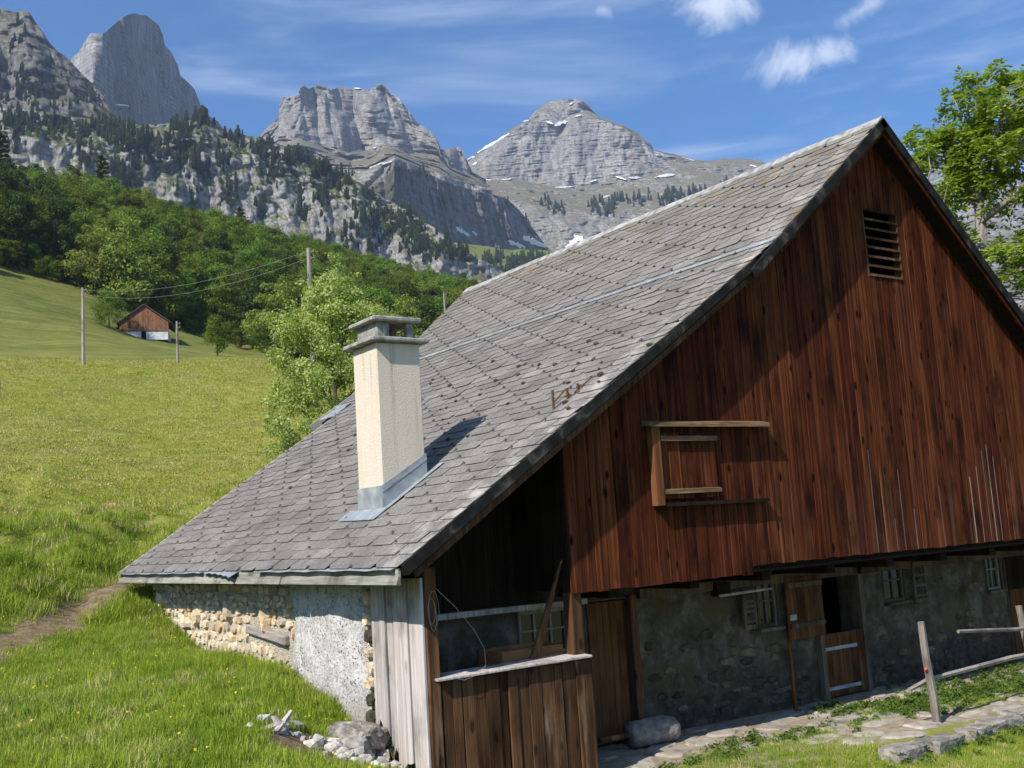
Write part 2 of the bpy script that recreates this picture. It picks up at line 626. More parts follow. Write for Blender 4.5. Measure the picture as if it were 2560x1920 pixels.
soil = m.mix(m.attr('yard'), soil, m.ramp(m.noise(None, 7.0, 7.0, 0.7), [(0.3, (0.19, 0.15, 0.10)), (0.5, (0.32, 0.265, 0.185)), (0.72, (0.46, 0.39, 0.29))]))
c = m.mix(m.sm(m.math('ADD', m.attr('dirt'), m.math('MULTIPLY', m.math('SUBTRACT', m.noise(None, 2.3, 5.0, 0.65), 0.5), 1.0)), 0.32, 0.62), c, soil)
m.col(c).bump(m.math('ADD', m.math('MULTIPLY', fin, 0.12), m.math('MULTIPLY', m.math('MULTIPLY', m.noise(m.vec(0.5, 0.5, 1.6), 1.1, 5.0, 0.65), m.attr('far')), 1.2)), 0.8, 0.4)
M_GROUND = m.m

azs = np.concatenate([np.arange(-4, 74, 0.36), np.arange(74, 356.1, 5.0)])
azs = np.radians(np.concatenate([azs[azs < 74], np.linspace(74, 356, 58)]))
rs = np.concatenate([[0.0], np.geomspace(0.8, 6, 18), np.geomspace(6.15, 120, 185), np.geomspace(124, 900, 60), [1600, 3000]])
AZ, RR = np.meshgrid(azs, rs)
GX, GY = RR * np.sin(AZ), RR * np.cos(AZ)
GZ = gz(GX, GY)
GZ = np.where(RR > 640, GZ * np.clip(1 - (RR - 640) / 2500, -1, 1) - np.maximum(RR - 640, 0) * 0.15, GZ)
na, nr = len(azs), len(rs)
idx = np.arange(na * nr).reshape(nr, na)
F = np.stack([idx[:-1, :], idx[1:, :], np.roll(idx, -1, 1)[1:, :], np.roll(idx, -1, 1)[:-1, :]], -1)
F = F.reshape(-1, 4)[:, ::-1]
V = np.stack([GX, GY, GZ], -1).reshape(-1, 3)


def seg_dist(x, y, pts):
    best = np.full(np.shape(x), 1e9)
    for (x0, y0), (x1, y1) in zip(pts[:-1], pts[1:]):
        dx, dy = x1 - x0, y1 - y0
        t = np.clip(((x - x0) * dx + (y - y0) * dy) / (dx * dx + dy * dy), 0, 1)
        best = np.minimum(best, np.hypot(x - x0 - t * dx, y - y0 - t * dy))
    return best


PATH = [(-14.0, 10.0), (-5.0, 12.8), tuple(at(-160, 1460, 15.2)[:2]), tuple(at(0, 1392, 18.0)[:2]), tuple(at(160, 1342, 20.0)[:2]), tuple(at(330, 1292, 21.8)[:2]), (7.0, 22.2), (10, 23.5)]


def dirt_mask(x, y):
    d = (1 - sstep(seg_dist(x, y, PATH), 0.1, 0.9)) * 0.78
    d = np.maximum(d, (1 - sstep(np.hypot((x - 4.7) / 1.25, (y - 9.75 - (x - 4.7) * 0.3) / 0.95), 0.6, 1.1)) * 0.9)           # rubble corner
    yard = sstep(x, 6.8, 8.0) * (1 - sstep(x, 19, 22)) * sstep(y, 8.0, 8.8) * (1 - sstep(y, 14, 17))
    d = np.maximum(d, yard * 0.62)
    d = np.maximum(d, yard * sstep(y, 10.1, 10.6))
    d = np.maximum(d, sstep(x, 7.0, 8.0) * (1 - sstep(x, 9.4, 11)) * sstep(y, 8.6, 9.4) * (1 - sstep(y, 14, 17)))
    return d


rv = np.hypot(V[:, 0], V[:, 1])
me = np_mesh('ground', V, F, M_GROUND, True, {
    'dirt': ('POINT', dirt_mask(V[:, 0], V[:, 1])),
    'dry': ('POINT', np.where(V[:, 0] < 6.8, sstep(rv, 20, 34) * 0.95 + 0.12, 0.55)),
    'yard': ('POINT', sstep(V[:, 0], 6.8, 8.0) * sstep(V[:, 1], 7.6, 8.6) * (1 - sstep(V[:, 1], 14, 17))),
    'far': ('POINT', sstep(rv - np.interp(np.degrees(np.arctan2(V[:, 0], V[:, 1])), [9, 13, 17, 23], [122, 110, 100, 96]), 0, 9))})
ground_o = put('ground', me, kind='structure')


# ------------------------------------------------------------------ mountains
def rock_mat(name, lo, mid, hi, grass, gthr=(0.60, 0.82), veg=0.0, strata=0.035, vegcol=(0.035, 0.05, 0.016), scale=1.0):
    m = MT(name, 0.95, 0.05)
    n1 = m.noise(m.vec(1, 1, 0.55), 0.016 * scale, 8.0, 0.62, 0.6)
    n2 = m.noise(m.vec(1, 1, 0.28), 0.085 * scale, 7.0, 0.68, 0.5)
    f = m.math('ADD', m.math('MULTIPLY', n1, 0.5), m.math('MULTIPLY', n2, 0.5))
    c = m.ramp(f, [(0.34, lo), (0.5, mid), (0.66, hi)])
    wv = m.node('ShaderNodeTexWave', wave_type='BANDS', bands_direction='Z')
    wv.inputs['Scale'].default_value = strata * scale
    wv.inputs['Distortion'].default_value = 5.0
    wv.inputs['Detail'].default_value = 3.0
    wv.inputs['Detail Scale'].default_value = 0.4
    m.set(wv.inputs['Vector'], m.pos())
    c = m.mix(m.sm(wv.outputs[0], 0.72, 0.98, 0.0, 0.42), c, tuple(q * 0.55 for q in (lo[0] * 1.1, lo[1] * 0.95, lo[2] * 0.85)))
    ck = m.voro(m.vec(1, 1, 0.3), 0.055 * scale, 'DISTANCE_TO_EDGE')
    c = m.mix(m.sm(ck, 0.0, 0.07, 0.5, 0.0), c, tuple(q * 0.5 for q in lo))
    pk = m.noise(m.vec(1, 1, 0.3), 0.03 * scale, 4.0, 0.6)
    c = m.mix(m.sm(pk, 0.58, 0.75, 0.0, 0.5), c, (hi[0] * 1.02, hi[1] * 0.86, hi[2] * 0.74))
    stk = m.noise(m.vec(1, 1, 0.10), 0.16 * scale, 5.0, 0.65)
    c = m.mix(m.sm(stk, 0.52, 0.70, 0.0, 0.6), c, tuple(q * 0.62 for q in lo))
    # grass grows where the rock lies flat enough to hold soil
    nz = m.node('ShaderNodeSeparateXYZ')
    m.set(nz.inputs[0], m.geo.outputs['True Normal'])
    flat = m.math('ADD', nz.outputs[2], m.math('MULTIPLY', m.math('SUBTRACT', n2, 0.5), 0.5))
    gcol = m.mix(n1, tuple(q * 0.75 for q in grass), tuple(q * 1.25 for q in grass))
    c = m.mix(m.sm(flat, *gthr), c, gcol)
    if veg:
        vn = m.noise(m.vec(1, 1, 0.6), 0.022 * scale, 7.0, 0.7, 0.6)
        c = m.mix(m.sm(vn, 0.60 - veg * 0.25, 0.70 - veg * 0.2, 0.0, 0.9), c, vegcol)
    m.col(c).bump(f, 0.6, 4.0)
    return m.m


def curve_y(pts, xs):
    p = np.array(pts, float)
    return np.interp(xs, p[:, 0], p[:, 1]), np.interp(xs, p[:, 0], p[:, 2])


class Sheet:
    """terrain surface through a stack of contour curves, each a list of (print x, print y, distance in metres)"""
    def __init__(s, name, curves, rows, x0, x1, nx, mat, noise, seed, crest_rough=2.0, back=None, label=None):
        xs = np.linspace(x0, x1, nx)
        ys, ds = [], []
        C = [curve_y(c, xs) for c in curves]
        jag = fbm(np.stack([xs * 0.05, xs * 0 + seed, xs * 0], -1), 5, seed, 0.62) * crest_rough
        for k in range(len(C) - 1):
            n = rows[k]
            for i in range(n):
                t = i / n
                fade = max(0, 1 - (k + t) * 1.5)
                ys.append(C[k][0] * (1 - t) + C[k + 1][0] * t + jag * fade)
                ds.append(C[k][1] * (1 - t) + C[k + 1][1] * t)
        ys.append(C[-1][0]); ds.append(C[-1][1])
        Y = np.array(ys); Dd = np.array(ds); X = np.broadcast_to(xs, Y.shape)
        dirs = d_dirs(X, Y)
        P0 = dirs * Dd[..., None]
        off = np.zeros(Dd.shape)
        for amp, wl, vs, octs, ridged in noise:      # horizontal relief of the face
            off += fbm(P0 / np.array([wl, wl, wl * vs]), octs, seed + int(wl), 0.55, ridged=ridged) * amp
        s.P = dirs * (Dd + off)[..., None]
        s.X, s.Y = X, Y
        nr_, nc = Y.shape
        G = s.P
        hor = dirs[0] * np.array([1, 1, 0])
        bk = []
        for q in (back or ((60, 12), (200, 90), (450, 330))):
            bk.append(G[0] + hor * q[0] + np.array([0, 0, -q[1]]) + hor * (fbm(G[0] / 60.0, 3, seed + 3) * q[0] * 0.3)[:, None])
        A = np.concatenate([np.array(bk[::-1]), G], 0)
        n0 = A.shape[0]
        idx = np.arange(n0 * nc).reshape(n0, nc)
        F = np.stack([idx[:-1, :-1], idx[1:, :-1], idx[1:, 1:], idx[:-1, 1:]], -1).reshape(-1, 4)
        s.o = put(name, np_mesh(name, A.reshape(-1, 3), F, mat, True), kind='structure', label=label)
        s.xs = xs

    def pt(s, dx, dy):
        j = int(np.clip(np.searchsorted(s.xs, dx), 0, len(s.xs) - 1))
        i = int(np.argmin(np.abs(s.Y[:, j] - dy)))
        return s.P[i, j]

    def inside(s, dx, dy):
        j = int(np.clip(np.searchsorted(s.xs, dx), 0, len(s.xs) - 1))
        return s.Y[0, j] - 1 <= dy <= s.Y[-1, j]


GREY = ((0.13, 0.124, 0.118), (0.245, 0.235, 0.225), (0.385, 0.37, 0.352))
OLIVE = (0.138, 0.122, 0.084)
M_ROCK = rock_mat('limestone_rock', *GREY, OLIVE)
M_ROCKW = rock_mat('wooded_rock', (0.155, 0.15, 0.145), (0.255, 0.248, 0.241), (0.35, 0.341, 0.33), (0.105, 0.105, 0.045), (0.5, 0.66), veg=0.36, strata=0.02, scale=1.7)
M_ROCKD = rock_mat('shade_dark_rock', (0.075, 0.071, 0.067), (0.15, 0.142, 0.133), (0.27, 0.255, 0.238), tuple(q * 0.75 for q in OLIVE), veg=0.42, vegcol=(0.06, 0.062, 0.035), strata=0.02)  # rock colour darkened for the shadowed ridge and cliffs, plus plant cover
M_MEAD = rock_mat('valley_pasture', (0.10, 0.11, 0.04), (0.13, 0.14, 0.045), (0.17, 0.17, 0.06), (0.12, 0.14, 0.04), (0.1, 0.2), veg=0.25)

# rounded summit dome far left, its shaded wall turned away from the sun
tower = Sheet('mountain_tower', [
    [(140, 150, 1800), (158, 122, 1790), (170, 112, 1780), (186, 84, 1765), (196, 72, 1755), (206, 72, 1750), (222, 73, 1752), (245, 55, 1795), (268, 34, 1845), (290, 28, 1890), (318, 34, 1950), (342, 53, 2000), (352, 76, 2020), (356, 98, 2030), (370, 112, 2065), (384, 140, 2090), (390, 163, 2105), (404, 174, 2130), (420, 192, 2170), (434, 228, 2200), (442, 246, 2230), (470, 262, 2270), (500, 300, 2300)],
    [(140, 230, 1760), (200, 230, 1690), (245, 240, 1770), (320, 245, 1925), (390, 250, 2080), (440, 262, 2200), (500, 310, 2280)],
    [(140, 350, 1700), (200, 350, 1650), (300, 355, 1800), (440, 350, 2100), (500, 350, 2240)]], (70, 30), 140, 500, 220, M_ROCK,
    [(46, 160, 1.4, 3, False), (10, 60, 1.6, 2, True), (3.0, 26, 0.4, 2, False)], 11, 3.0)
# craggy ridge in front of it, running off to the left
ridge = Sheet('mountain_ridge', [
    [(-80, -20, 1500), (-10, 8, 1500), (4, 18, 1495), (20, 26, 1490), (38, 26, 1488), (52, 22, 1480), (64, 28, 1475), (76, 46, 1470), (92, 68, 1460), (108, 95, 1452), (126, 112, 1445), (150, 130, 1435), (176, 158, 1420), (205, 184, 1405), (230, 222, 1390), (252, 250, 1380), (285, 262, 1370), (330, 290, 1360)],
    [(-80, 120, 1400), (60, 120, 1390), (120, 170, 1370), (200, 225, 1345), (250, 270, 1330), (330, 320, 1320)],
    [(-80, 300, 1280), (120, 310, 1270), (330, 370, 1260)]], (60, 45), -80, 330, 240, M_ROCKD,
    [(60, 130, 2.2, 4, True), (24, 50, 2.0, 4, True), (8, 18, 1.0, 4, False)], 23, 4.0)
# the long wooded crag slope that drops from left to right behind the wood
crag_crest = [(-80, 205, 1120), (0, 222, 1120), (60, 236, 1120), (120, 246, 1120), (200, 258, 1120), (280, 270, 1123), (350, 268, 1129), (410, 258, 1134), (440, 252, 1137), (462, 262, 1137), (480, 280, 1137), (520, 289, 1134), (560, 297, 1131), (600, 309, 1129), (640, 326, 1126), (700, 350, 1120), (760, 384, 1115), (820, 420, 1109), (880, 456, 1104), (930, 486, 1098), (1000, 538, 1093), (1060, 572, 1087), (1130, 610, 1085)]
crag = Sheet('mountain_crag', [
    crag_crest,
    [(-80, 300, 1090), (60, 296, 1090), (130, 318, 1085), (175, 312, 1080), (240, 345, 1085), (313, 352, 1085), (360, 362, 1085), (412, 328, 1090), (462, 320, 1110), (560, 372, 1090), (700, 425, 1080), (820, 475, 1080), (930, 525, 1080), (1060, 600, 1080), (1130, 630, 1080)],
    [(-80, 520, 1050), (300, 520, 1045), (560, 600, 1040), (900, 680, 1040), (1130, 720, 1040)]], (70, 130), -80, 1130, 520, M_ROCKW,
    [(34, 120, 2.8, 3, True), (22, 46, 3.0, 4, True), (8, 17, 2.4, 3, True)], 31, 3.0)
# square-topped middle peak
peak_mid = Sheet('mountain_square_peak', [
    [(545, 305, 2420), (570, 283, 2410), (590, 264, 2400), (601, 256, 2390), (602, 228, 2370), (612, 212, 2370), (628, 208, 2365), (641, 205, 2350), (648, 190, 2345), (657, 184, 2345), (666, 192, 2350), (676, 186, 2350), (690, 181, 2350), (703, 186, 2355), (714, 196, 2370), (730, 189, 2390), (745, 190, 2395), (770, 193, 2400), (790, 193, 2400), (808, 188, 2405), (822, 181, 2405), (834, 188, 2405), (846, 205, 2405), (862, 212, 2408), (876, 232, 2412), (890, 250, 2415), (903, 266, 2420), (922, 279, 2425), (940, 294, 2430), (949, 312, 2440), (952, 324, 2470), (965, 322, 2490), (985, 318, 2500), (998, 322, 2510), (1006, 342, 2520), (1020, 372, 2540), (1050, 388, 2560)],
    [(545, 325, 2330), (603, 296, 2310), (658, 303, 2300), (721, 322, 2305), (756, 330, 2325), (800, 322, 2335), (831, 312, 2330), (888, 334, 2335), (948, 342, 2350), (976, 364, 2440), (1034, 384, 2500), (1050, 395, 2530)],
    [(545, 380, 2040), (640, 352, 2040), (718, 366, 2020), (793, 370, 2020), (830, 352, 1990), (852, 341, 1970), (880, 350, 2010), (908, 362, 2050), (960, 380, 2110), (1006, 396, 2190), (1050, 406, 2240)],
    [(545, 460, 1900), (720, 475, 1890), (800, 485, 1900), (900, 520, 1960), (1000, 545, 2070), (1050, 550, 2140)],
    [(545, 620, 1780), (1050, 640, 1900)]], (90, 45, 70, 20), 545, 1050, 340, M_ROCK,
    [(105, 190, 3.2, 2, True), (40, 66, 3.5, 2, True), (10, 26, 1.8, 2, True), (3.5, 26, 0.12, 2, False)], 47, 3.5)
# dark lower cliffs between the two peaks, facing away from the light
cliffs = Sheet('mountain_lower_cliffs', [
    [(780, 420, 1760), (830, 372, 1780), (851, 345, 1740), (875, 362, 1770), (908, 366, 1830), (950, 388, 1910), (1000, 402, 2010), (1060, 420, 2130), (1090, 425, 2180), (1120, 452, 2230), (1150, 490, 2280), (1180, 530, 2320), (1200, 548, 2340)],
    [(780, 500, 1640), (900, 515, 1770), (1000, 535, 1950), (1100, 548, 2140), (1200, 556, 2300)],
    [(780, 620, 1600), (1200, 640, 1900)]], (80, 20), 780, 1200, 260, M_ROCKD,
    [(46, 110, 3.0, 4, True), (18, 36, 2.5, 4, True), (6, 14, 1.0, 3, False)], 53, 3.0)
# pyramid with the dark cap at the right
peak_right = Sheet('mountain_pyramid_peak', [
    [(985, 385, 2950), (1008, 345, 2930), (1030, 328, 2920), (1080, 296, 2910), (1128, 264, 2900), (1142, 257, 2900), (1152, 243, 2905), (1184, 221, 2910), (1205, 215, 2912), (1230, 214, 2914), (1256, 216, 2916), (1272, 228, 2918), (1284, 242, 2920), (1296, 253, 2920), (1314, 257, 2905), (1328, 267, 2905), (1346, 269, 2905), (1362, 277, 2905), (1380, 288, 2905), (1392, 301, 2905), (1404, 308, 2905), (1412, 324, 2910), (1440, 330, 2915), (1470, 336, 2920), (1500, 346, 2925), (1530, 347, 2928), (1560, 343, 2930), (1600, 343, 2930), (1634, 343, 2930), (1650, 351, 2935), (1680, 372, 2940), (1740, 400, 2950)],
    [(985, 392, 2860), (1010, 352, 2840), (1080, 304, 2820), (1130, 268, 2810), (1180, 262, 2805), (1208, 270, 2815), (1240, 258, 2810), (1296, 258, 2805), (1346, 276, 2805), (1404, 315, 2815), (1412, 329, 2825), (1500, 352, 2850), (1560, 354, 2850), (1650, 356, 2860), (1740, 405, 2880)],
    [(985, 400, 2800), (1060, 386, 2770), (1140, 393, 2760), (1190, 402, 2755), (1240, 406, 2755), (1290, 396, 2755), (1330, 386, 2755), (1400, 376, 2760), (1470, 370, 2780), (1560, 374, 2790), (1650, 386, 2800), (1740, 420, 2820)],
    [(985, 430, 2560), (1060, 424, 2520), (1130, 436, 2480), (1200, 455, 2460), (1300, 462, 2460), (1450, 470, 2460), (1740, 480, 2460)],
    [(985, 545, 2360), (1100, 548, 2360), (1250, 542, 2370), (1400, 560, 2370), (1740, 580, 2360)],
    [(985, 640, 2100), (1740, 680, 2100)]], (26, 110, 55, 70, 12), 985, 1740, 420, M_ROCK,
    [(38, 190, 3.0, 2, True), (20, 70, 3.4, 3, True), (7, 26, 2.2, 3, True), (3.5, 34, 0.10, 2, False)], 61, 2.5)
valley = Sheet('valley_pasture', [
    [(880, 505, 1640), (960, 522, 1640), (1040, 530, 1640), (1100, 540, 1640), (1160, 538, 1640), (1210, 545, 1640), (1320, 580, 1640)],
    [(880, 560, 1500), (1060, 590, 1450), (1320, 640, 1450)],
    [(880, 720, 1100), (1320, 800, 1100)]], (20, 20), 880, 1320, 90, M_MEAD, [(10, 80, 1, 3, False)], 71, 2.0, back=((150, 10), (500, 200)))
far_right = Sheet('mountain_far_ridge', [
    [(1640, 420, 4300), (1760, 395, 4300), (1880, 372, 4300), (1960, 340, 4300), (2040, 330, 4300), (2120, 352, 4300), (2230, 395, 4300), (2500, 460, 4300)],
    [(1640, 470, 4150), (2000, 460, 4150), (2500, 520, 4150)],
    [(1640, 760, 3200), (2500, 800, 3200)]], (50, 40), 1640, 2500, 200, M_ROCK, [(70, 260, 2.0, 4, True), (24, 60, 1.5, 4, True)], 83, 3.0)

# lasting snow in the gullies and under the walls
m = MT('old_snow', 0.6, 0.3)
m.col(m.mix(m.noise(None, 0.05, 4.0), (0.74, 0.76, 0.80), (0.88, 0.89, 0.90)))
M_SNOW = m.m


def snow(sheet, pts, w, lift=9.0):
    """a drift along a line of print points, w = half width in print px at each point"""
    sheet_o = sheet.o
    n = 13
    top, bot = [], []
    ds_ = [float(np.hypot(*sheet.pt(q_[0], q_[1])[:2])) for q_ in pts]
    d_lo, d_hi = ds_[0], ds_[-1]
    for i in range(n):
        t = i / (n - 1) * (len(pts) - 1); k = min(int(t), len(pts) - 2); f = t - k
        x = pts[k][0] * (1 - f) + pts[k + 1][0] * f
        y = pts[k][1] * (1 - f) + pts[k + 1][1] * f
        hw = w * (0.35 + 0.9 * math.sin(math.pi * (0.08 + 0.84 * i / (n - 1)))) * random.uniform(0.45, 1.3)
        tx, ty = pts[-1][0] - pts[0][0], pts[-1][1] - pts[0][1]
        L = math.hypot(tx, ty); nx_, ny_ = -ty / L, tx / L
        for lst, sg in ((top, -1), (bot, 1)):
            hw2 = hw * random.uniform(0.6, 1.35)
            qx, qy = x + nx_ * hw2 * sg, y + ny_ * hw2 * sg
            lst.append(D_dir(qx, qy) * (d_lo + (d_hi - d_lo) * i / (n - 1) - lift))
    mb = MB()
    mb.v = [tuple(p) for p in top + bot + [q + np.array(D_dir(1100, 400)) * 14 for q in top + bot]]
    mb.f = [(i, i + 1, n + i + 1, n + i) for i in range(n - 1)] + [(2 * n + n + i, 2 * n + n + i + 1, 2 * n + i + 1, 2 * n + i) for i in range(n - 1)]
    mb.f += [(i, 2 * n + i, 2 * n + i + 1, i + 1) for i in range(n - 1)] + [(n + i, n + i + 1, 3 * n + i + 1, 3 * n + i) for i in range(n - 1)]
    mb.f += [(0, n, 3 * n, 2 * n), (n - 1, 3 * n - 1, 4 * n - 1, 2 * n - 1)]
    mb.build('snow_patch', M_SNOW, sheet_o, loc=(0, 0, 0))


for p, w in [([(1031, 330), (1050, 318), (1075, 304), (1100, 288)], 3.2), ([(1010, 345), (1026, 338)], 2.2), ([(1030, 350), (1022, 356)], 2.4), ([(1050, 388), (1075, 390), (1104, 386)], 1.8),
             ([(1199, 271), (1210, 266), (1226, 262)], 2.6), ([(1180, 262), (1194, 267)], 1.5), ([(1130, 262), (1142, 260)], 1.2), ([(1243, 251), (1256, 248)], 1.3), ([(1230, 226), (1238, 221)], 1.2),
             ([(1412, 327), (1440, 336), (1465, 340), (1500, 347)], 2.2), ([(1420, 334), (1450, 338)], 2.0), ([(1415, 383), (1440, 378), (1458, 377)], 2.0), ([(1360, 384), (1385, 383)], 1.8), ([(1200, 405), (1240, 403)], 1.3),
             ([(1275, 393), (1290, 388)], 1.2), ([(1330, 381), (1352, 388)], 1.3), ([(1300, 428), (1318, 422)], 1.4), ([(1620, 356), (1634, 360)], 1.2),
             ([(1252, 512), (1238, 524), (1222, 540)], 6.0), ([(1240, 508), (1262, 522), (1280, 530)], 5.0)]:
    snow(peak_right, p, w)
for p, w in [([(798, 363), (822, 355), (846, 348)], 2.2), ([(755, 330), (780, 324)], 1.5), ([(806, 320), (818, 318)], 1.0), ([(765, 190), (778, 191)], 1.0)]:
    snow(peak_mid, p, w)
for p, w in [([(985, 492), (1000, 502), (1014, 510)], 4.0), ([(1020, 500), (1030, 508)], 2.0)]:
    snow(cliffs, p, w)
for p, w in [([(1098, 520), (1116, 530), (1134, 536)], 5.0), ([(1130, 512), (1152, 522), (1180, 534)], 6.0)]:
    snow(cliffs, p, w, 14.0)
snow(tower, [(250, 226), (262, 226), (272, 228)], 1.2)
# ------------------------------------------------------------------ barn: materials
M_REDWOOD = wood('stained_spruce', (0.024, 0.0078, 0.0045), (0.080, 0.0218, 0.0092), (0.195, 0.060, 0.0215), (22, 22, 0.5), knots=0.95, var=0.5, sat_var=0.010, bleach=(0.18, 0.105, 0.07), contrast=(0.36, 0.5, 0.68), blotch=0.85)
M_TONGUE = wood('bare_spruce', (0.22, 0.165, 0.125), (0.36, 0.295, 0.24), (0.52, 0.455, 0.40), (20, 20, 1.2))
M_GREYWOOD = wood('weathered_grey_wood', (0.22, 0.185, 0.16), (0.44, 0.395, 0.36), (0.68, 0.635, 0.60), (26, 26, 0.6), knots=0.35, var=0.25, rough=0.85)
M_EAVE = wood('shaded_eave_board', (0.12, 0.115, 0.09), (0.25, 0.24, 0.205), (0.42, 0.40, 0.355), (20, 0.8, 20), var=0.25)  # greenish grey board, its colour darkened to carry the eave shadow
M_BROWNWOOD = wood('old_brown_wood', (0.034, 0.018, 0.010), (0.092, 0.047, 0.024), (0.20, 0.11, 0.057), (24, 24, 0.8), knots=0.7, var=0.6, worn=(0.30, 0.21, 0.15))
M_DARKWOOD = wood('shade_dark_wood', (0.010, 0.007, 0.005), (0.020, 0.014, 0.010), (0.042, 0.029, 0.019), (20, 20, 0.8), var=0.4)  # dark wood, colour lowered further to deepen shade in porch and undersides
M_DOORWOOD = wood('door_wood', (0.045, 0.020, 0.010), (0.12, 0.054, 0.022), (0.23, 0.115, 0.048), (26, 26, 0.7), knots=0.3, var=0.35)
M_FRAMEWOOD = wood('frame_wood', (0.06, 0.044, 0.030), (0.135, 0.102, 0.072), (0.23, 0.18, 0.13), (20, 20, 1.0), var=0.3)
M_PALEWOOD = wood('pale_board_wood', (0.06, 0.032, 0.016), (0.17, 0.105, 0.056), (0.38, 0.27, 0.165), (1.2, 24, 24), var=0.2)
M_ORANGEWOOD = wood('fresh_orange_wood', (0.20, 0.085, 0.035), (0.36, 0.165, 0.075), (0.48, 0.25, 0.12), (1.5, 20, 20), var=0.2)
M_ORANGEWOOD2 = wood('sunlit_orange_wood', (0.075, 0.027, 0.011), (0.17, 0.068, 0.028), (0.29, 0.135, 0.06), (20, 20, 1.0), var=0.2)  # orange of the sunlit hatch upright is put into the wood colour
M_ZINC = plain('dull_zinc', [(0.3, (0.21, 0.235, 0.25)), (0.55, (0.33, 0.36, 0.375)), (0.75, (0.50, 0.525, 0.53))], 5.0, 0.5, 0.15, 0.004, var=0.1, spec=0.5, metal=0.25)
M_DARKMETAL = plain('dark_verge_metal', [(0.3, (0.010, 0.010, 0.010)), (0.55, (0.024, 0.023, 0.022)), (0.75, (0.12, 0.105, 0.088))], 4.0, 0.8, 0.2, 0.004, stretch=(1, 3, 1), spec=0.03)
M_IRON = plain('rusty_iron', [(0.3, (0.06, 0.035, 0.022)), (0.7, (0.17, 0.095, 0.055))], 20.0, 0.8, 0.2, 0.002)
M_CONCRETE = plain('weathered_concrete', [(0.3, (0.13, 0.125, 0.11)), (0.5, (0.27, 0.26, 0.235)), (0.72, (0.42, 0.40, 0.37))], 9.0, 0.92, 0.6, 0.006)
M_RIDGE = plain('bleached_ridge_sheet', [(0.3, (0.15, 0.14, 0.125)), (0.5, (0.31, 0.30, 0.285)), (0.72, (0.48, 0.47, 0.455))], 6.0, 0.8, 0.3, 0.006)
m = MT('chimney_render', 0.93, 0.05)
c = m.mix(m.noise(m.vec(1, 1, 0.4), 2.2, 5.0, 0.6), (0.60, 0.515, 0.405), (0.72, 0.635, 0.52))
c = m.mix(m.sm(m.noise(None, 60.0, 3.0), 0.35, 0.5, 0.35, 0.0), c, (0.42, 0.37, 0.30))
st_ = m.noise(m.vec(9.0, 9.0, 0.55), 1.0, 5.0, 0.65)
szc = m.node('ShaderNodeSeparateXYZ'); m.set(szc.inputs[0], m.pos())
c = m.mix(m.math('MULTIPLY', m.sm(st_, 0.50, 0.72, 0.0, 0.75), m.sm(szc.outputs[2], 0.6, 2.4, 0.25, 1.0)), c, (0.37, 0.31, 0.235))
m.col(c).bump(m.noise(None, 95.0, 2.0, 0.5), 1.0, 0.010)
M_RENDER = m.m

m = MT('fibre_slate', 0.9, 0.08)
tint_ = m.math('FRACT', m.math('ADD', m.attr('tint'), m.rnd()))
n1 = m.noise(None, 1.6, 6.0, 0.65, 0.3)
n2 = m.noise(None, 34.0, 5.0, 0.75)
f = m.math('ADD', m.math('MULTIPLY', n1, 0.35), m.math('MULTIPLY', n2, 0.65))
c = m.ramp(f, [(0.30, (0.108, 0.099, 0.088)), (0.5, (0.198, 0.184, 0.166)), (0.68, (0.355, 0.333, 0.303))])
c = m.hsv(c, 0.5, 1.0, m.math('ADD', 0.76, m.math('MULTIPLY', tint_, 0.22)))
sp = m.node('ShaderNodeSeparateXYZ'); m.set(sp.inputs[0], m.pos())
# runs of dark algae down the slope, pale bloom along the front edge, ochre lichen by ridge and verges
run = m.noise(m.vec(0.35, 2.2, 0.35), 1.0, 5.0, 0.6)
c = m.mix(m.sm(run, 0.54, 0.74, 0.0, 0.5), c, (0.085, 0.078, 0.076))
edge = m.sm(sp.outputs[1], 9.5, 10.6, 1.0, 0.0)
c = m.mix(m.math('MULTIPLY', edge, m.sm(m.noise(None, 3.2, 6.0, 0.7), 0.44, 0.70)), c, (0.40, 0.365, 0.335))
top = m.math('MULTIPLY', m.sm(sp.outputs[2], 4.6, 5.75), 0.85)
fv = m.math('MULTIPLY', m.sm(sp.outputs[1], 9.5, 9.85, 1.0, 0.0), m.sm(sp.outputs[2], 1.8, 3.4))
bv = m.math('MULTIPLY', m.sm(sp.outputs[1], 20.6, 21.2), m.sm(sp.outputs[2], 3.4, 4.4))
lm = m.math('MAXIMUM', top, m.math('MAXIMUM', fv, bv))
li = m.noise(None, 4.2, 7.0, 0.72, 0.6)
c = m.mix(m.math('MULTIPLY', lm, m.sm(li, 0.53, 0.64)), c, m.ramp(n2, [(0.3, (0.13, 0.085, 0.03)), (0.7, (0.36, 0.20, 0.04))]))
m.col(c).bump(f, 0.5, 0.008)
M_TILE = m.m
M_TILEDARK = plain('tile_clip_metal', [(0.3, (0.05, 0.048, 0.047)), (0.7, (0.13, 0.125, 0.12))], 20, 0.8, 0)
M_MOSS = plain('roof_moss', [(0.3, (0.035, 0.030, 0.018)), (0.7, (0.10, 0.085, 0.05))], 14.0, 1.0, 0.8, 0.02)

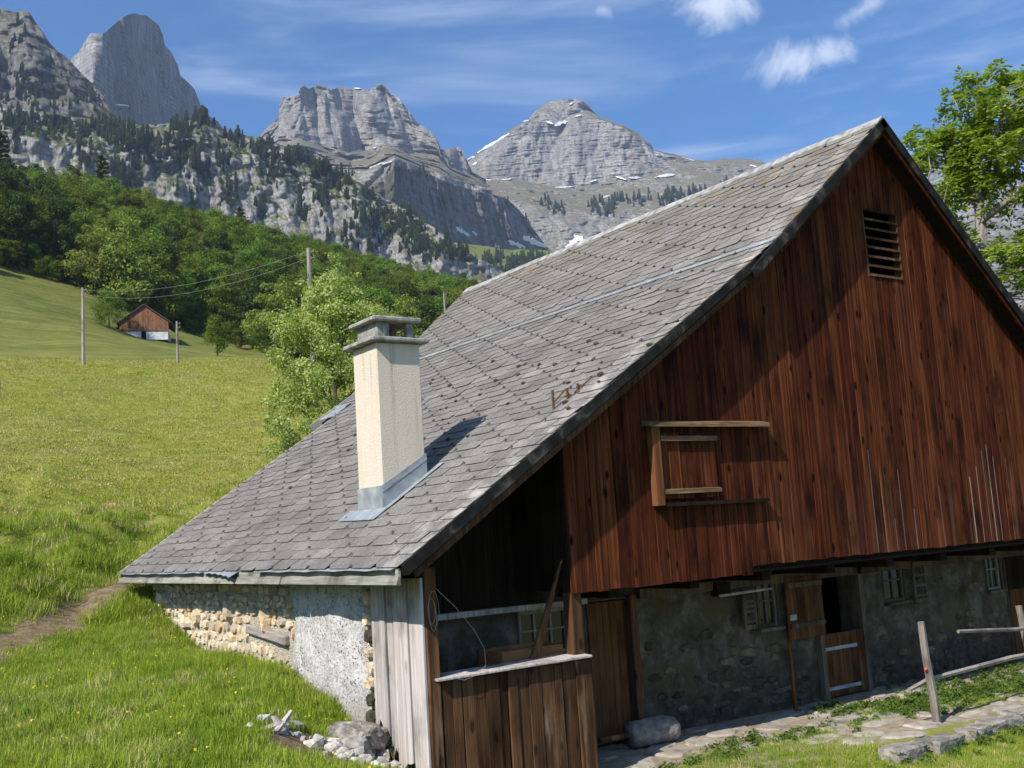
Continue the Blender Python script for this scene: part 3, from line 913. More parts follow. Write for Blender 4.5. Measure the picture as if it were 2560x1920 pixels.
m = MT('cream_rubble_stone', 0.93, 0.1)
c = m.ramp(m.noise(m.vec(1, 1, 1, jit=9.0), 11.0, 6.0, 0.65), [(0.3, (0.46, 0.38, 0.28)), (0.5, (0.68, 0.60, 0.48)), (0.7, (0.82, 0.77, 0.67))])
g = m.ramp(m.rnd(), [(0.0, (0.66, 0.64, 0.62)), (0.22, (0.72, 0.67, 0.62)), (0.45, (1.0, 0.93, 0.82)), (0.75, (1.08, 1.0, 0.88)), (1.0, (0.85, 0.66, 0.46))])
m.col(m.mix(1.0, c, g, 'MULTIPLY')).bump(m.noise(None, 26.0, 6.0, 0.7), 1.0, 0.03)
M_CREAMSTONE = m.m
m = MT('crumbling_mortar', 0.95, 0.08)
ck = m.voro(None, 30.0, 'DISTANCE_TO_EDGE')
c = m.ramp(m.noise(None, 22.0, 6.0, 0.7), [(0.3, (0.52, 0.43, 0.30)), (0.5, (0.74, 0.65, 0.50)), (0.7, (0.86, 0.79, 0.67))])
c = m.mix(m.sm(ck, 0.0, 0.10, 0.5, 0.0), c, (0.26, 0.19, 0.12))
m.col(c).bump(m.math('ADD', m.noise(None, 30.0, 5.0, 0.7), m.math('MULTIPLY', m.sm(ck, 0.0, 0.2), 0.6)), 1.0, 0.04)
M_MORTAR = m.m
m = MT('white_rough_plaster', 0.95, 0.08)
c = m.ramp(m.noise(None, 7.0, 7.0, 0.7), [(0.3, (0.38, 0.365, 0.34)), (0.5, (0.57, 0.55, 0.52)), (0.7, (0.72, 0.70, 0.67))])
pits = m.math('MULTIPLY', m.sm(m.noise(None, 34.0, 3.0, 0.6), 0.36, 0.44, 1.0, 0.0), m.sm(m.noise(None, 4.0, 4.0, 0.6), 0.38, 0.6, 0.25, 1.0))
c = m.mix(pits, c, (0.13, 0.115, 0.10))
spz = m.node('ShaderNodeSeparateXYZ'); m.set(spz.inputs[0], m.pos())
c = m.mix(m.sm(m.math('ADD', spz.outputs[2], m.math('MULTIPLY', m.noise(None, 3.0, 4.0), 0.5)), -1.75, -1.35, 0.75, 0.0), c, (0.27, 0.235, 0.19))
m.col(c).bump(m.math('SUBTRACT', m.noise(None, 22.0, 6.0, 0.7), m.math('MULTIPLY', pits, 0.6)), 1.0, 0.03)
M_PLASTER = m.m
m = MT('grey_stable_plaster', 0.95, 0.08)
c = m.ramp(m.noise(None, 3.0, 7.0, 0.68, 0.3), [(0.3, (0.040, 0.033, 0.022)), (0.5, (0.100, 0.085, 0.060)), (0.72, (0.23, 0.205, 0.158))])
c = m.mix(m.sm(m.noise(m.vec(1, 1, 1.2), 0.9, 5.0, 0.6, 0.4), 0.52, 0.66, 0.0, 0.7), c, (0.115, 0.088, 0.045))
spz = m.node('ShaderNodeSeparateXYZ'); m.set(spz.inputs[0], m.pos())
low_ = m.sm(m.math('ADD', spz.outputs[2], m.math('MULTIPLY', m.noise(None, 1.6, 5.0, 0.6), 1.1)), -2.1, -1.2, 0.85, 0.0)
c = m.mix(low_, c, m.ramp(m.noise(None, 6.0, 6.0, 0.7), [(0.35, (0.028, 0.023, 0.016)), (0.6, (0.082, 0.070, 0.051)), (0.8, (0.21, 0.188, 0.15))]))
m.col(c).bump(m.noise(None, 9.0, 7.0, 0.7), 1.0, 0.05)
M_STABLE = m.m
m = MT('stable_wall_stone', 0.9, 0.12)
c = m.ramp(m.noise(m.vec(1, 1, 1, jit=9.0), 8.0, 6.0, 0.65), [(0.3, (0.034, 0.028, 0.020)), (0.5, (0.080, 0.068, 0.050)), (0.75, (0.17, 0.148, 0.115))])
m.col(m.mix(1.0, c, m.ramp(m.rnd(), [(0.0, (0.6, 0.6, 0.6)), (0.6, (1.0, 0.97, 0.92)), (0.85, (1.7, 1.45, 1.1)), (1.0, (1.9, 1.8, 1.7))]), 'MULTIPLY')).bump(m.noise(None, 14.0, 6.0, 0.7), 0.9, 0.03)
M_DARKSTONE = m.m
M_FLAG = plain('pale_flagstone', [(0.3, (0.19, 0.165, 0.13)), (0.5, (0.33, 0.29, 0.235)), (0.72, (0.48, 0.43, 0.36))], 4.0, 0.9, 0.7, 0.02, bscale=18, var=0.3)
M_KERB = plain('rough_grey_stone', [(0.3, (0.14, 0.122, 0.10)), (0.5, (0.27, 0.243, 0.205)), (0.72, (0.45, 0.41, 0.36))], 7.0, 0.92, 1.0, 0.04, bscale=16, var=0.25)
M_RUBBLE = plain('loose_rubble', [(0.3, (0.25, 0.215, 0.18)), (0.5, (0.44, 0.40, 0.35)), (0.72, (0.66, 0.62, 0.57))], 9.0, 0.92, 0.8, 0.02, bscale=25, var=0.5)
m = MT('window_glass', 0.08, 0.6); m.col((0.015, 0.017, 0.02)); M_GLASS = m.m
M_CREAMPAINT = plain('flaking_cream_paint', [(0.3, (0.16, 0.14, 0.10)), (0.6, (0.28, 0.255, 0.195))], 14.0, 0.7, 0.2, 0.003)
M_WIRE = plain('galvanised_wire', [(0.3, (0.30, 0.30, 0.30)), (0.7, (0.48, 0.48, 0.47))], 20.0, 0.5, 0, metal=0.4)

# ------------------------------------------------------------------ barn: body
YF, YC, YS, XW = 9.5, 9.8, 11.0, 5.55
E0 = np.array([5.143, -0.264]); K0 = np.array([11.127, 3.690]); R0 = np.array([13.83, 5.904]); Q0 = np.array([20.6, -0.09])
barn = thing('mountain_barn', (12.0, 10.0, -2.75), 'large old wooden barn with long grey tiled roof over a rubble stone base', 'barn')


def roof_z(x):
    return np.interp(x, [E0[0], K0[0], R0[0], Q0[0]], [E0[1], K0[1], R0[1], Q0[1]])


def y_end(x):
    return 19.8 if x < 9.35 else 20.4 + (x - 9.35) / (13.83 - 9.35) * 1.05


def slope_frame(a, b):
    d = (b - a); L = np.hypot(*d); d = d / L
    return d, np.array([-d[1], d[0]]), L


D1, N1, L1 = slope_frame(E0, K0)
D2, N2, L2 = slope_frame(K0, R0)
D3, N3, L3 = slope_frame(R0, Q0)

mb = MB()


def slab(a, b, nrm, y0, y1a, y1b, up, th):
    a0 = a - nrm * up; b0 = b - nrm * up; a1 = a0 - nrm * th; b1 = b0 - nrm * th
    mb.hexa([(a1[0], y0, a1[1]), (b1[0], y0, b1[1]), (b1[0], y1b, b1[1]), (a1[0], y1a, a1[1]),
             (a0[0], y0, a0[1]), (b0[0], y0, b0[1]), (b0[0], y1b, b0[1]), (a0[0], y1a, a0[1])])


J0 = E0 + D1 * ((9.35 - E0[0]) / D1[0])
slab(E0 - D1 * 0.0, J0, N1, YF, 19.75, 19.75, 0.02, 0.09)
slab(J0 + D1 * 0.002, K0, N1, YF, 20.35, 20.35 + (K0[0] - 9.35) / 4.48 * 1.05, 0.02, 0.09)
slab(K0 + D2 * 0.002, R0, N2, YF, 20.35 + (K0[0] - 9.35) / 4.48 * 1.05, 21.4, 0.02, 0.09)
slab(R0, Q0, N3, YF, 21.4, 21.4, 0.0, 0.11)
roof = mb.build('roof', M_DARKWOOD, barn)

# tiles
TW, TE, TH_ = 0.555, 0.20, 0.27
tile_v = [(0.105, 0), (TW - 0.013, 0), (TW - 0.013, TH_), (0, TH_), (0, 0.075)]


def tile_verts(jz=0.0, jx=0.0):
    t = 0.007
    zt = lambda y: 0.014 * (1 - y / TH_) + 0.0
    top = [(x, y, zt(y) + t) for x, y in tile_v]
    bot = [(x, y, zt(y)) for x, y in tile_v]
    return top + bot


tile_f = [(0, 1, 2, 3, 4), (5, 9, 8, 7, 6), (0, 5, 6, 1), (1, 6, 7, 2), (2, 7, 8, 3), (3, 8, 9, 4), (4, 9, 5, 0)]
tile_me = mk_mesh('tile', tile_verts(), tile_f, M_TILE)
tiles = []
clips = []
mosses = []
for (o2, d2, n2_, Ls, row0) in ((E0, D1, N1, L1, 0), (K0, D2, N2, L2, 36)):
    ex = Vector((0, -1, 0)); ey = Vector((d2[0], 0, d2[1])); ez = Vector((n2_[0], 0, n2_[1]))
    nrow = int(Ls / TE + 0.35)
    for k in range(nrow):
        s0 = k * TE - 0.03
        kk = k + row0
        org = o2 + d2 * s0
        wob = 0.010 * math.sin(kk * 1.7) + 0.006 * math.sin(kk * 0.63)
        off = (kk * 0.36) % TW
        yend = y_end(org[0])
        j = 0
        y = YF - 0.02 + off
        while y - TW < yend + 0.05:
            # the tile spans y-TW .. y along the eave; local x runs towards the front
            y1 = min(y, yend + 0.04); y0 = max(y - TW, YF - 0.025)
            if y1 - y0 > 0.06:
                sx = (y1 - y0) / TW
                sag = 0.012 * math.sin(y * 1.3 + kk * 0.5) * math.sin(kk * 0.31)
                p = Vector((org[0], y1, org[1])) + ez * (random.uniform(0.0, 0.005)) + ey * (random.uniform(-0.007, 0.007) + wob + sag)
                rx = random.gauss(0, 0.004); ry = random.gauss(0, 0.005); rz_ = random.gauss(0, 0.006)
                if random.random() < 0.012:
                    rz_ += random.uniform(-0.05, 0.05); rx -= 0.02
                Mt = Matrix((ex, ey, ez)).transposed().to_4x4()
                Mt.translation = p
                Mt = Mt @ Euler((rx, ry, rz_)).to_matrix().to_4x4() @ Matrix.Diagonal((sx, 1, 1, 1))
                tiles.append(Mt)
                if (j - int(kk * 0.36 // TW)) % 2 == 0 and sx > 0.9:
                    clips.append(Mt @ Vector((0.06, 0.03, 0.034)))
                if 0.9 < p.z < 2.9 and p.y < 17.5 and random.random() < 0.5 * max(0.0, 1 - abs(p.z - 1.9)):
                    mosses.append(Mt @ Vector((random.uniform(0, 0.5), 0.0, 0.02)))
            y += TW; j += 1
tiles.sort(key=lambda M_: M_.translation.length)
for M_ in tiles[:300]:
    o = put('tile', tile_me, roof, (0, 0, 0))
    o.matrix_local = M_
rest = tiles[300:]
tv = np.array(tile_verts()); TV = []; 
for M_ in rest:
    A_ = np.array(M_)
    TV.append(tv @ A_[:3, :3].T + A_[:3, 3])
fv_, tint_vals = [], []
pv = [q for t_ in TV for q in t_]
for i in range(len(rest)):
    fv_ += [tuple(q + i * 10 for q in f_) for f_ in tile_f]
    tint_vals += [random.random()] * len(tile_f)
me = mk_mesh('tile_field', pv, fv_, M_TILE)
at_ = me.attributes.new('tint', 'FLOAT', 'FACE'); at_.data.foreach_set('value', tint_vals)
put('tile_field', me, roof, (0, 0, 0), kind='stuff')
mb = MB()
for p in clips:
    s_ = 0.023
    mb.add([p + Vector(q) for q in ((-s_, -s_, -s_ * 0.6), (s_, -s_, -s_ * .6), (s_, s_, -s_ * .6), (-s_, s_, -s_ * .6), (0, 0, s_ * 0.9))], [(0, 1, 4), (1, 2, 4), (2, 3, 4), (3, 0, 4), (3, 2, 1, 0)])
mb.build('tile_clip', M_TILEDARK, roof, kind='stuff')


def lump(mb, c, r, seed, flat=0.6, n=(0, 0, 1)):
    rr = random.Random(seed)
    bm = bmesh.new()
    bmesh.ops.create_icosphere(bm, subdivisions=1, radius=1.0)
    for v in bm.verts:
        k = rr.uniform(0.75, 1.2)
        v.co = Vector((v.co.x * k, v.co.y * k, v.co.z * k * flat)) * r
    mb.add([Vector(c) + v.co for v in bm.verts], [tuple(v.index for v in f.verts) for f in bm.faces])
    bm.free()


mb = MB()
for i, p in enumerate(mosses):
    lump(mb, p, random.uniform(0.02, 0.05), i, 0.7)
mb.build('moss', M_MOSS, roof, kind='stuff', smooth=True)

# ridge capping, laid in lengths
y = YF - 0.03
while y < 21.4:
    L = random.uniform(0.9, 1.25); y2 = min(y + L, 21.45); dz = random.uniform(-0.006, 0.012)
    a = R0 + np.array([0, 0.022 + dz])
    pl = a - D2 * 0.17; pr = a + D3 * 0.16
    mb = MB().prism([(pl[0], y, pl[1] + 0.02), (a[0], y, a[1] + 0.03), (pr[0], y, pr[1] + 0.02), (pr[0], y, pr[1] - 0.0), (a[0], y, a[1] + 0.0), (pl[0], y, pl[1] + 0.0)], (0, y2 - y - 0.01, 0))
    mb.build('ridge_cap', M_RIDGE, roof)
    y = y2
# pale sheet-metal strip where the roof changes pitch
y = YF - 0.02
while y < 20.9:
    y2 = min(y + random.uniform(1.8, 2.3), 20.9)
    a = K0 + N1 * 0.035
    pl = a - D1 * 0.03; pu = a + D2 * 0.012
    MB().prism([(pl[0], y, pl[1] + 0.012), (a[0], y, a[1] + 0.012), (pu[0], y, pu[1] + 0.014), (pu[0], y, pu[1]), (a[0], y, a[1] - 0.004), (pl[0], y, pl[1] - 0.004)], (0, y2 - y - 0.015, 0)).build('flashing_strip', M_ZINC, roof)
    y = y2
# stepped end of the main roof above the lean-to
for k in range(3):
    a = J0 + D1 * (0.1 + k * 0.16) + N1 * (0.035 + 0.01 * k)
    b = a + D1 * 0.15
    MB().hexa([(a[0], 19.82, a[1] - 0.02), (b[0], 19.82, b[1] - 0.02), (b[0], 20.5, b[1] - 0.02), (a[0], 20.55 - 0.1 * k, a[1] - 0.02), (a[0], 19.82, a[1]), (b[0], 19.82, b[1]), (b[0], 20.5, b[1]), (a[0], 20.55 - 0.1 * k, a[1])]).build('step_flashing', M_ZINC, roof)


# verge boards at the front
def verge(a, b, nrm, y0, y1, up, dn, mat, name='verge_board'):
    a0, b0 = a + nrm * up, b + nrm * up
    a1, b1 = a - nrm * dn, b - nrm * dn
    MB().hexa([(a1[0], y0, a1[1]), (b1[0], y0, b1[1]), (b1[0], y1, b1[1]), (a1[0], y1, a1[1]), (a0[0], y0, a0[1]), (b0[0], y0, b0[1]), (b0[0], y1, b0[1]), (a0[0], y1, a0[1])]).build(name, mat, roof)


verge(E0 + D1 * 0.02, E0 + D1 * 3.4, N1, YF - 0.035, YF - 0.004, 0.004, 0.115, M_DARKMETAL)
verge(E0 + D1 * 3.402, K0 - D1 * 0.52, N1, YF - 0.033, YF - 0.004, 0.003, 0.11, M_DARKMETAL)
verge(E0 + D1 * 0.1, K0 - D1 * 0.5, N1, YF - 0.002, YF + 0.03, -0.13, 0.20, M_BROWNWOOD, 'verge_lath')
verge(K0 - D2 * 0.72, R0, N2, YF - 0.05, YF - 0.006, 0.006, 0.13, M_DARKMETAL, 'verge_flashing')
verge(K0 - D1 * 0.5, K0 + D2 * 0.2, N1, YF - 0.004, YF + 0.03, -0.05, 0.17, M_BROWNWOOD, 'verge_lath')
verge(K0, R0 - D2 * 0.05, N2, YF - 0.004, YF + 0.03, -0.13, 0.19, M_REDWOOD, 'verge_lath')
verge(R0 - D3 * 0.0, Q0, N3, YF - 0.05, YF - 0.006, 0.012, 0.13, M_DARKMETAL, 'verge_flashing')
verge(R0 + D3 * 0.06, Q0, N3, YF - 0.004, YF + 0.03, -0.10, 0.18, M_REDWOOD, 'verge_lath')
verge(E0, J0, N1, 19.756, 19.80, 0.02, 0.14, M_GREYWOOD)
verge(J0, K0, N1, 20.9, 20.94, 0.0, 0.13, M_GREYWOOD)
# soffit boards of the right-hand overhang, seen from below
for k in range(26):
    a = R0 + D3 * (0.15 + k * 0.34) - N3 * 0.112; b = a + D3 * 0.325
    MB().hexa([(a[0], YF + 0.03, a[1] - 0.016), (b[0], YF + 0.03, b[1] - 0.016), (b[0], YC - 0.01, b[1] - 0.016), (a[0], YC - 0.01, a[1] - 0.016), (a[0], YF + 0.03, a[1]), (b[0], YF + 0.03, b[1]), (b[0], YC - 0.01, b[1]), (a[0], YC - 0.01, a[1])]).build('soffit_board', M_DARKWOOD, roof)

# eave: upper board, proud lower board in four lengths, torn drip edge
MB().box(5.135, 5.165, YF + 0.01, 19.72, -0.44, -0.275).build('eave_board', M_EAVE, roof)
for a, b, s_ in [(9.47, 12.4, 0.0), (12.42, 14.5, -0.01), (14.52, 17.2, 0.012), (17.22, 19.76, 0.0)]:
    MB().hexa([(5.085 + s_, a, -0.435), (5.134, a, -0.445), (5.134, b, -0.445), (5.085, b, -0.435), (5.115 + s_, a, -0.355), (5.134, a, -0.345), (5.134, b, -0.345), (5.115, b, -0.355)]).build('eave_board', M_EAVE, roof)
for a, b, flap in [(9.56, 13.15, 0.0), (13.9, 15.2, 0.10), (15.3, 19.78, 0.0)]:
    n = 14; v = []
    for i in range(n + 1):
        t = i / n; yy = a + (b - a) * t
        dr = 0.03 + 0.012 * math.sin(i * 2.1 + a) + (flap * (1 - t) ** 2)
        v += [(5.15, yy, -0.262), (5.095 - dr * 0.8, yy, -0.272 - dr * 0.55), (5.097 - dr * 0.8, yy, -0.276 - dr * 0.55), (5.15, yy, -0.268)]
    f_ = []
    for i in range(n):
        q = i * 4
        f_ += [(q, q + 1, q + 5, q + 4), (q + 1, q + 2, q + 6, q + 5), (q + 2, q + 3, q + 7, q + 6), (q + 3, q, q + 4, q + 7)]
    f_ += [(0, 3, 2, 1), (4 * n, 4 * n + 1, 4 * n + 2, 4 * n + 3)]
    MB().add(v, f_).build('drip_edge', M_ZINC, roof)

# roof hooks (bent iron ladder brackets)
for (x, y, s_) in ((7.66, 10.12, 1.0), (7.86, 10.09, 0.55), (8.0, 10.06, 0.4)):
    z = float(roof_z(x)) + 0.02
    MB().box(x - 0.012, x + 0.012, y - 0.012, y + 0.012, z, z + 0.24 * s_).build('roof_hook', M_IRON, roof)
MB().tube([(7.66, 10.12, float(roof_z(7.66)) + 0.1), (7.84, 10.1, float(roof_z(7.84)) + 0.15), (7.9, 10.08, float(roof_z(7.9)) + 0.03)], 0.011, 5).build('roof_hook', M_IRON, roof)
MB().tube([(7.95, 10.07, float(roof_z(7.95)) + 0.04), (8.22, 10.03, float(roof_z(8.22)) + 0.06)], 0.01, 5).build('roof_hook', M_IRON, roof)

# ------------------------------------------------------------------ chimney
CX0, CX1, CY0, CY1 = 6.08, 6.69, 11.55, 12.19
ch = MB().box(CX0, CX1, CY0, CY1, 0.1, 2.43).build('chimney', M_RENDER, barn, bevel=0.012)
MB().box(CX0 - 0.10, CX1 + 0.10, CY0 - 0.10, CY1 + 0.10, 2.432, 2.488).build('chimney_slab', M_CONCRETE, ch, bevel=0.014)
MB().box(CX0 + 0.05, CX0 + 0.13, CY0 + 0.05, CY1 - 0.05, 2.49, 2.70).build('chimney_wall', M_CONCRETE, ch, bevel=0.006)
for (px, py) in ((CX0 + 0.17, CY0 + 0.10), (CX1 - 0.10, CY0 + 0.10), (CX1 - 0.10, CY1 - 0.10)):
    MB().box(px - 0.038, px + 0.05, py - 0.05, py + 0.05, 2.49, 2.70).build('chimney_pillar', M_CONCRETE, ch, bevel=0.006)
MB().box(CX0 - 0.035, CX1 + 0.035, CY0 - 0.035, CY1 + 0.035, 2.702, 2.76).build('chimney_slab', M_CONCRETE, ch, bevel=0.014)
zr = lambda x: float(roof_z(x)) + 0.02
g_ = 0.014
MB().prism([(CX0 - g_, CY0 - g_, zr(CX0 - g_)), (CX1 + g_, CY0 - g_, zr(CX1 + g_)), (CX1 + g_, CY0 - g_, zr(CX1) + 0.27), (CX0 - g_, CY0 - g_, zr(CX0) + 0.29)], (0, 0.012, 0)).build('chimney_flashing', M_ZINC, ch)
MB().prism([(CX0 - g_ - 0.004, CY0 - g_ - 0.006, zr(CX0) + 0.20), (CX1 + g_, CY0 - g_ - 0.006, zr(CX1) + 0.19), (CX1 + g_, CY0 - g_ - 0.006, zr(CX1) + 0.215), (CX0 - g_ - 0.004, CY0 - g_ - 0.006, zr(CX0) + 0.225)], (0, 0.005, 0)).build('flashing_rib', M_ZINC, ch)
MB().box(CX0 - g_, CX0 - 0.002, CY0, CY1 + g_, zr(CX0) - 0.02, zr(CX0) + 0.29).build('chimney_flashing', M_ZINC, ch)
MB().box(CX1 + 0.002, CX1 + g_, CY0, CY1 + g_, zr(CX1) - 0.02, zr(CX1) + 0.27).build('chimney_flashing', M_ZINC, ch)
MB().hexa([(CX0 - 0.20, CY0 - 0.12, zr(CX0 - 0.20) + 0.016), (CX0 - 0.0, CY0 - 0.12, zr(CX0) + 0.016), (CX0, CY1 + 0.28, zr(CX0) + 0.016), (CX0 - 0.17, CY1 + 0.28, zr(CX0 - 0.17) + 0.016),
           (CX0 - 0.20, CY0 - 0.12, zr(CX0 - 0.20) + 0.026), (CX0 - 0.0, CY0 - 0.12, zr(CX0) + 0.028), (CX0, CY1 + 0.28, zr(CX0) + 0.028), (CX0 - 0.17, CY1 + 0.28, zr(CX0 - 0.17) + 0.026)]).build('flashing_apron', M_ZINC, ch)
MB().hexa([(CX0, CY0 - 0.13, zr(CX0) + 0.015), (CX1 + 0.2, CY0 - 0.13, zr(CX1 + 0.2) + 0.015), (CX1 + 0.2, CY0 - 0.02, zr(CX1 + 0.2) + 0.015), (CX0, CY0 - 0.02, zr(CX0) + 0.015),
           (CX0, CY0 - 0.13, zr(CX0) + 0.022), (CX1 + 0.2, CY0 - 0.13, zr(CX1 + 0.2) + 0.022), (CX1 + 0.2, CY0 - 0.02, zr(CX1 + 0.2) + 0.022), (CX0, CY0 - 0.02, zr(CX0) + 0.022)]).build('flashing_apron', M_ZINC, ch)

# ------------------------------------------------------------------ gable cladding
def under(x):      # underside of the roof deck over the gable
    dn = np.interp(x, [E0[0], K0[0], K0[0] + 0.01, R0[0], R0[0] + 0.01, Q0[0]], [0.112 / N1[1], 0.112 / N1[1], 0.112 / N2[1], 0.114 / N2[1], 0.114 / N3[1], 0.114 / N3[1]])
    return float(roof_z(x) - dn)


XL, XR = 7.5, 19.7
back = [(XL + 0.02, YC + 0.045, -0.58), (XL + 0.02, YC + 0.045, under(XL + .02) - 0.05), (K0[0], YC + 0.045, under(K0[0]) - 0.05), (R0[0] - 0.33, YC + 0.045, under(R0[0] - 0.33) - 0.05)]
LV = (13.5, 14.36, 3.49, 4.54)
mb = MB()
y0, y1 = YC + 0.036, YC + 0.075


def gpoly(pts):
    mb.prism([(x, y0, z) for x, z in pts], (0, y1 - y0, 0))


gpoly([(XL + 0.02, -0.58), (LV[0], -0.58), (LV[0], under(LV[0]) - 0.03), (K0[0], under(K0[0]) - 0.03), (XL + 0.02, under(XL + 0.02) - 0.03)])
gpoly([(LV[1], -0.58), (XR - 0.02, -0.58), (XR - 0.02, under(XR) - 0.03), (LV[1], under(LV[1]) - 0.03)])
gpoly([(LV[0], -0.58), (LV[1], -0.58), (LV[1], LV[2]), (LV[0], LV[2])])
gpoly([(LV[0], LV[3]), (LV[1], LV[3]), (LV[1], under(LV[1]) - 0.03), (R0[0], under(R0[0]) - 0.03), (LV[0], under(LV[0]) - 0.03)])
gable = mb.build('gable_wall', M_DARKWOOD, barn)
cuts = [XL]
rr = random.Random(5)
stops = [10.45, LV[0], LV[1], R0[0], XR]
x = XL
while x < XR - 1e-6:
    w = rr.choice((0.12, 0.15, 0.17, 0.19, 0.2, 0.2))
    nx_ = x + w
    for s_ in stops:
        if x < s_ - 1e-6 and nx_ > s_ - 0.08:
            nx_ = s_
            break
    cuts.append(nx_); x = nx_
for a, b in zip(cuts[:-1], cuts[1:]):
    zb = (-0.72 if b <= 10.46 else -0.61) + rr.uniform(-0.012, 0.008)
    gap = rr.choice((0.002, 0.003, 0.004, 0.005))
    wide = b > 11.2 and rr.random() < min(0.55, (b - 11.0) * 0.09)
    pr = rr.uniform(0.0, 0.010)
    spans = [(zb, zb, under(a + gap) - 0.004, under(b - gap) - 0.004)]
    if a >= LV[0] - 1e-6 and b <= LV[1] + 1e-6:
        spans = [(zb, zb, LV[2], LV[2]), (LV[3], LV[3], under(a) - 0.004, under(b) - 0.004)]
    bb = b - (0.014 if wide else gap)
    for z0a, z0b, z1a, z1b in spans:
        MB().hexa([(a + gap, YC - pr, z0a), (bb, YC - pr - rr.uniform(-0.002, 0.004), z0b), (bb, YC + 0.03, z0b), (a + gap, YC + 0.03, z0a),
                   (a + gap, YC - pr, z1a), (bb, YC - pr, z1b), (bb, YC + 0.03, z1b), (a + gap, YC + 0.03, z1a)]).build('plank', M_REDWOOD, gable, bevel=0.004)
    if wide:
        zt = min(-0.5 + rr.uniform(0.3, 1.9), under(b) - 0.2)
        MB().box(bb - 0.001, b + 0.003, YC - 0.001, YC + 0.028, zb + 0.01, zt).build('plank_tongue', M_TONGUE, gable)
# return of the cladding beside the porch, and its dark rear wall
MB().box(XL, XL + 0.03, YC + 0.045, YS - 0.02, -0.70, under(XL) - 0.02).build('plank', M_DARKWOOD, gable)
x = XW + 0.15
while x < XL + 0.1:
    w = rr.uniform(0.16, 0.24)
    MB().box(x, x + w - 0.006, YS - 0.05 - rr.uniform(0, 0.01), YS - 0.004, -0.86, under(x) - 0.02).build('plank', M_DARKWOOD, gable)
    x += w

# louvre in the gable
lou = MB().box(LV[0], LV[0] + 0.03, YC - 0.015, YC + 0.12, LV[2], LV[3]).box(LV[1] - 0.03, LV[1], YC - 0.015, YC + 0.12, LV[2], LV[3]).build('louvre', M_BROWNWOOD, barn)
for k in range(8):
    z = LV[2] + 0.0 + k * (LV[3] - LV[2] - 0.03) / 7
    MB().hexa([(LV[0] + 0.03, YC - 0.025, z), (LV[1] - 0.03, YC - 0.025, z), (LV[1] - 0.03, YC + 0.11, z + 0.075), (LV[0] + 0.03, YC + 0.11, z + 0.075),
               (LV[0] + 0.03, YC - 0.025, z + 0.028), (LV[1] - 0.03, YC - 0.025, z + 0.028), (LV[1] - 0.03, YC + 0.11, z + 0.10), (LV[0] + 0.03, YC + 0.11, z + 0.10)]).build('slat', M_DARKWOOD if k == 7 else M_BROWNWOOD, lou)

# sliding hatch
hatch = MB().box(8.80, 8.94, YC - 0.11, YC - 0.012, 0.21, 1.18).build('hatch', M_ORANGEWOOD2, barn, bevel=0.008)
MB().hexa([(8.73, YC - 0.16, 1.17), (10.86, YC - 0.16, 1.18), (10.86, YC - 0.012, 1.20), (8.73, YC - 0.012, 1.19), (8.73, YC - 0.15, 1.225), (10.86, YC - 0.15, 1.235), (10.86, YC - 0.012, 1.27), (8.73, YC - 0.012, 1.26)]).build('hatch_ledge', M_PALEWOOD, hatch)
MB().box(8.945, 10.78, YC - 0.10, YC - 0.012, 0.20, 0.245).build('hatch_rail', M_DARKWOOD, hatch)
x = 8.96
for w in (0.14, 0.19, 0.2, 0.2, 0.2):
    MB().box(x + 0.003, x + w - 0.003, YC - 0.055 - rr.uniform(0, 0.006), YC - 0.016, 0.29, 1.10).build('hatch_board', M_REDWOOD, hatch, bevel=0.003)
    x += w
for z, dz in ((1.0, 0.06), (0.35, 0.055)):
    MB().hexa([(8.95, YC - 0.105, z), (9.92, YC - 0.105, z + 0.005), (9.92, YC - 0.062, z + 0.005), (8.95, YC - 0.062, z), (8.95, YC - 0.10, z + dz), (9.92, YC - 0.10, z + dz), (9.92, YC - 0.062, z + dz + 0.01), (8.95, YC - 0.062, z + dz + 0.01)]).build('hatch_batten', M_PALEWOOD, hatch)

# ------------------------------------------------------------------ underside of the overhang, posts and beams
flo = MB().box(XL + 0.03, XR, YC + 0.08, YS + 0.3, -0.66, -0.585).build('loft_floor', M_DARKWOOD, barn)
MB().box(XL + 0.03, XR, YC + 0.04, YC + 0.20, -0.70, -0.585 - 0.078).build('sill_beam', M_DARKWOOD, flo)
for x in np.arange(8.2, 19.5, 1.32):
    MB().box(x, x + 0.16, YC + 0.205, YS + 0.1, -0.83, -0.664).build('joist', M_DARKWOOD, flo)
MB().box(9.5, XR, YS - 0.06, YS + 0.12, -0.97, -0.84).build('wall_plate', M_FRAMEWOOD, flo)
MB().box(7.51, 7.67, YC + 0.045, YC + 0.20, -1.415, -0.705).build('porch_post', M_BROWNWOOD, barn, bevel=0.01)
MB().box(5.575, 5.715, YC - 0.025, YC + 0.13, -2.62, -0.30).build('corner_post', M_BROWNWOOD, barn, bevel=0.008)

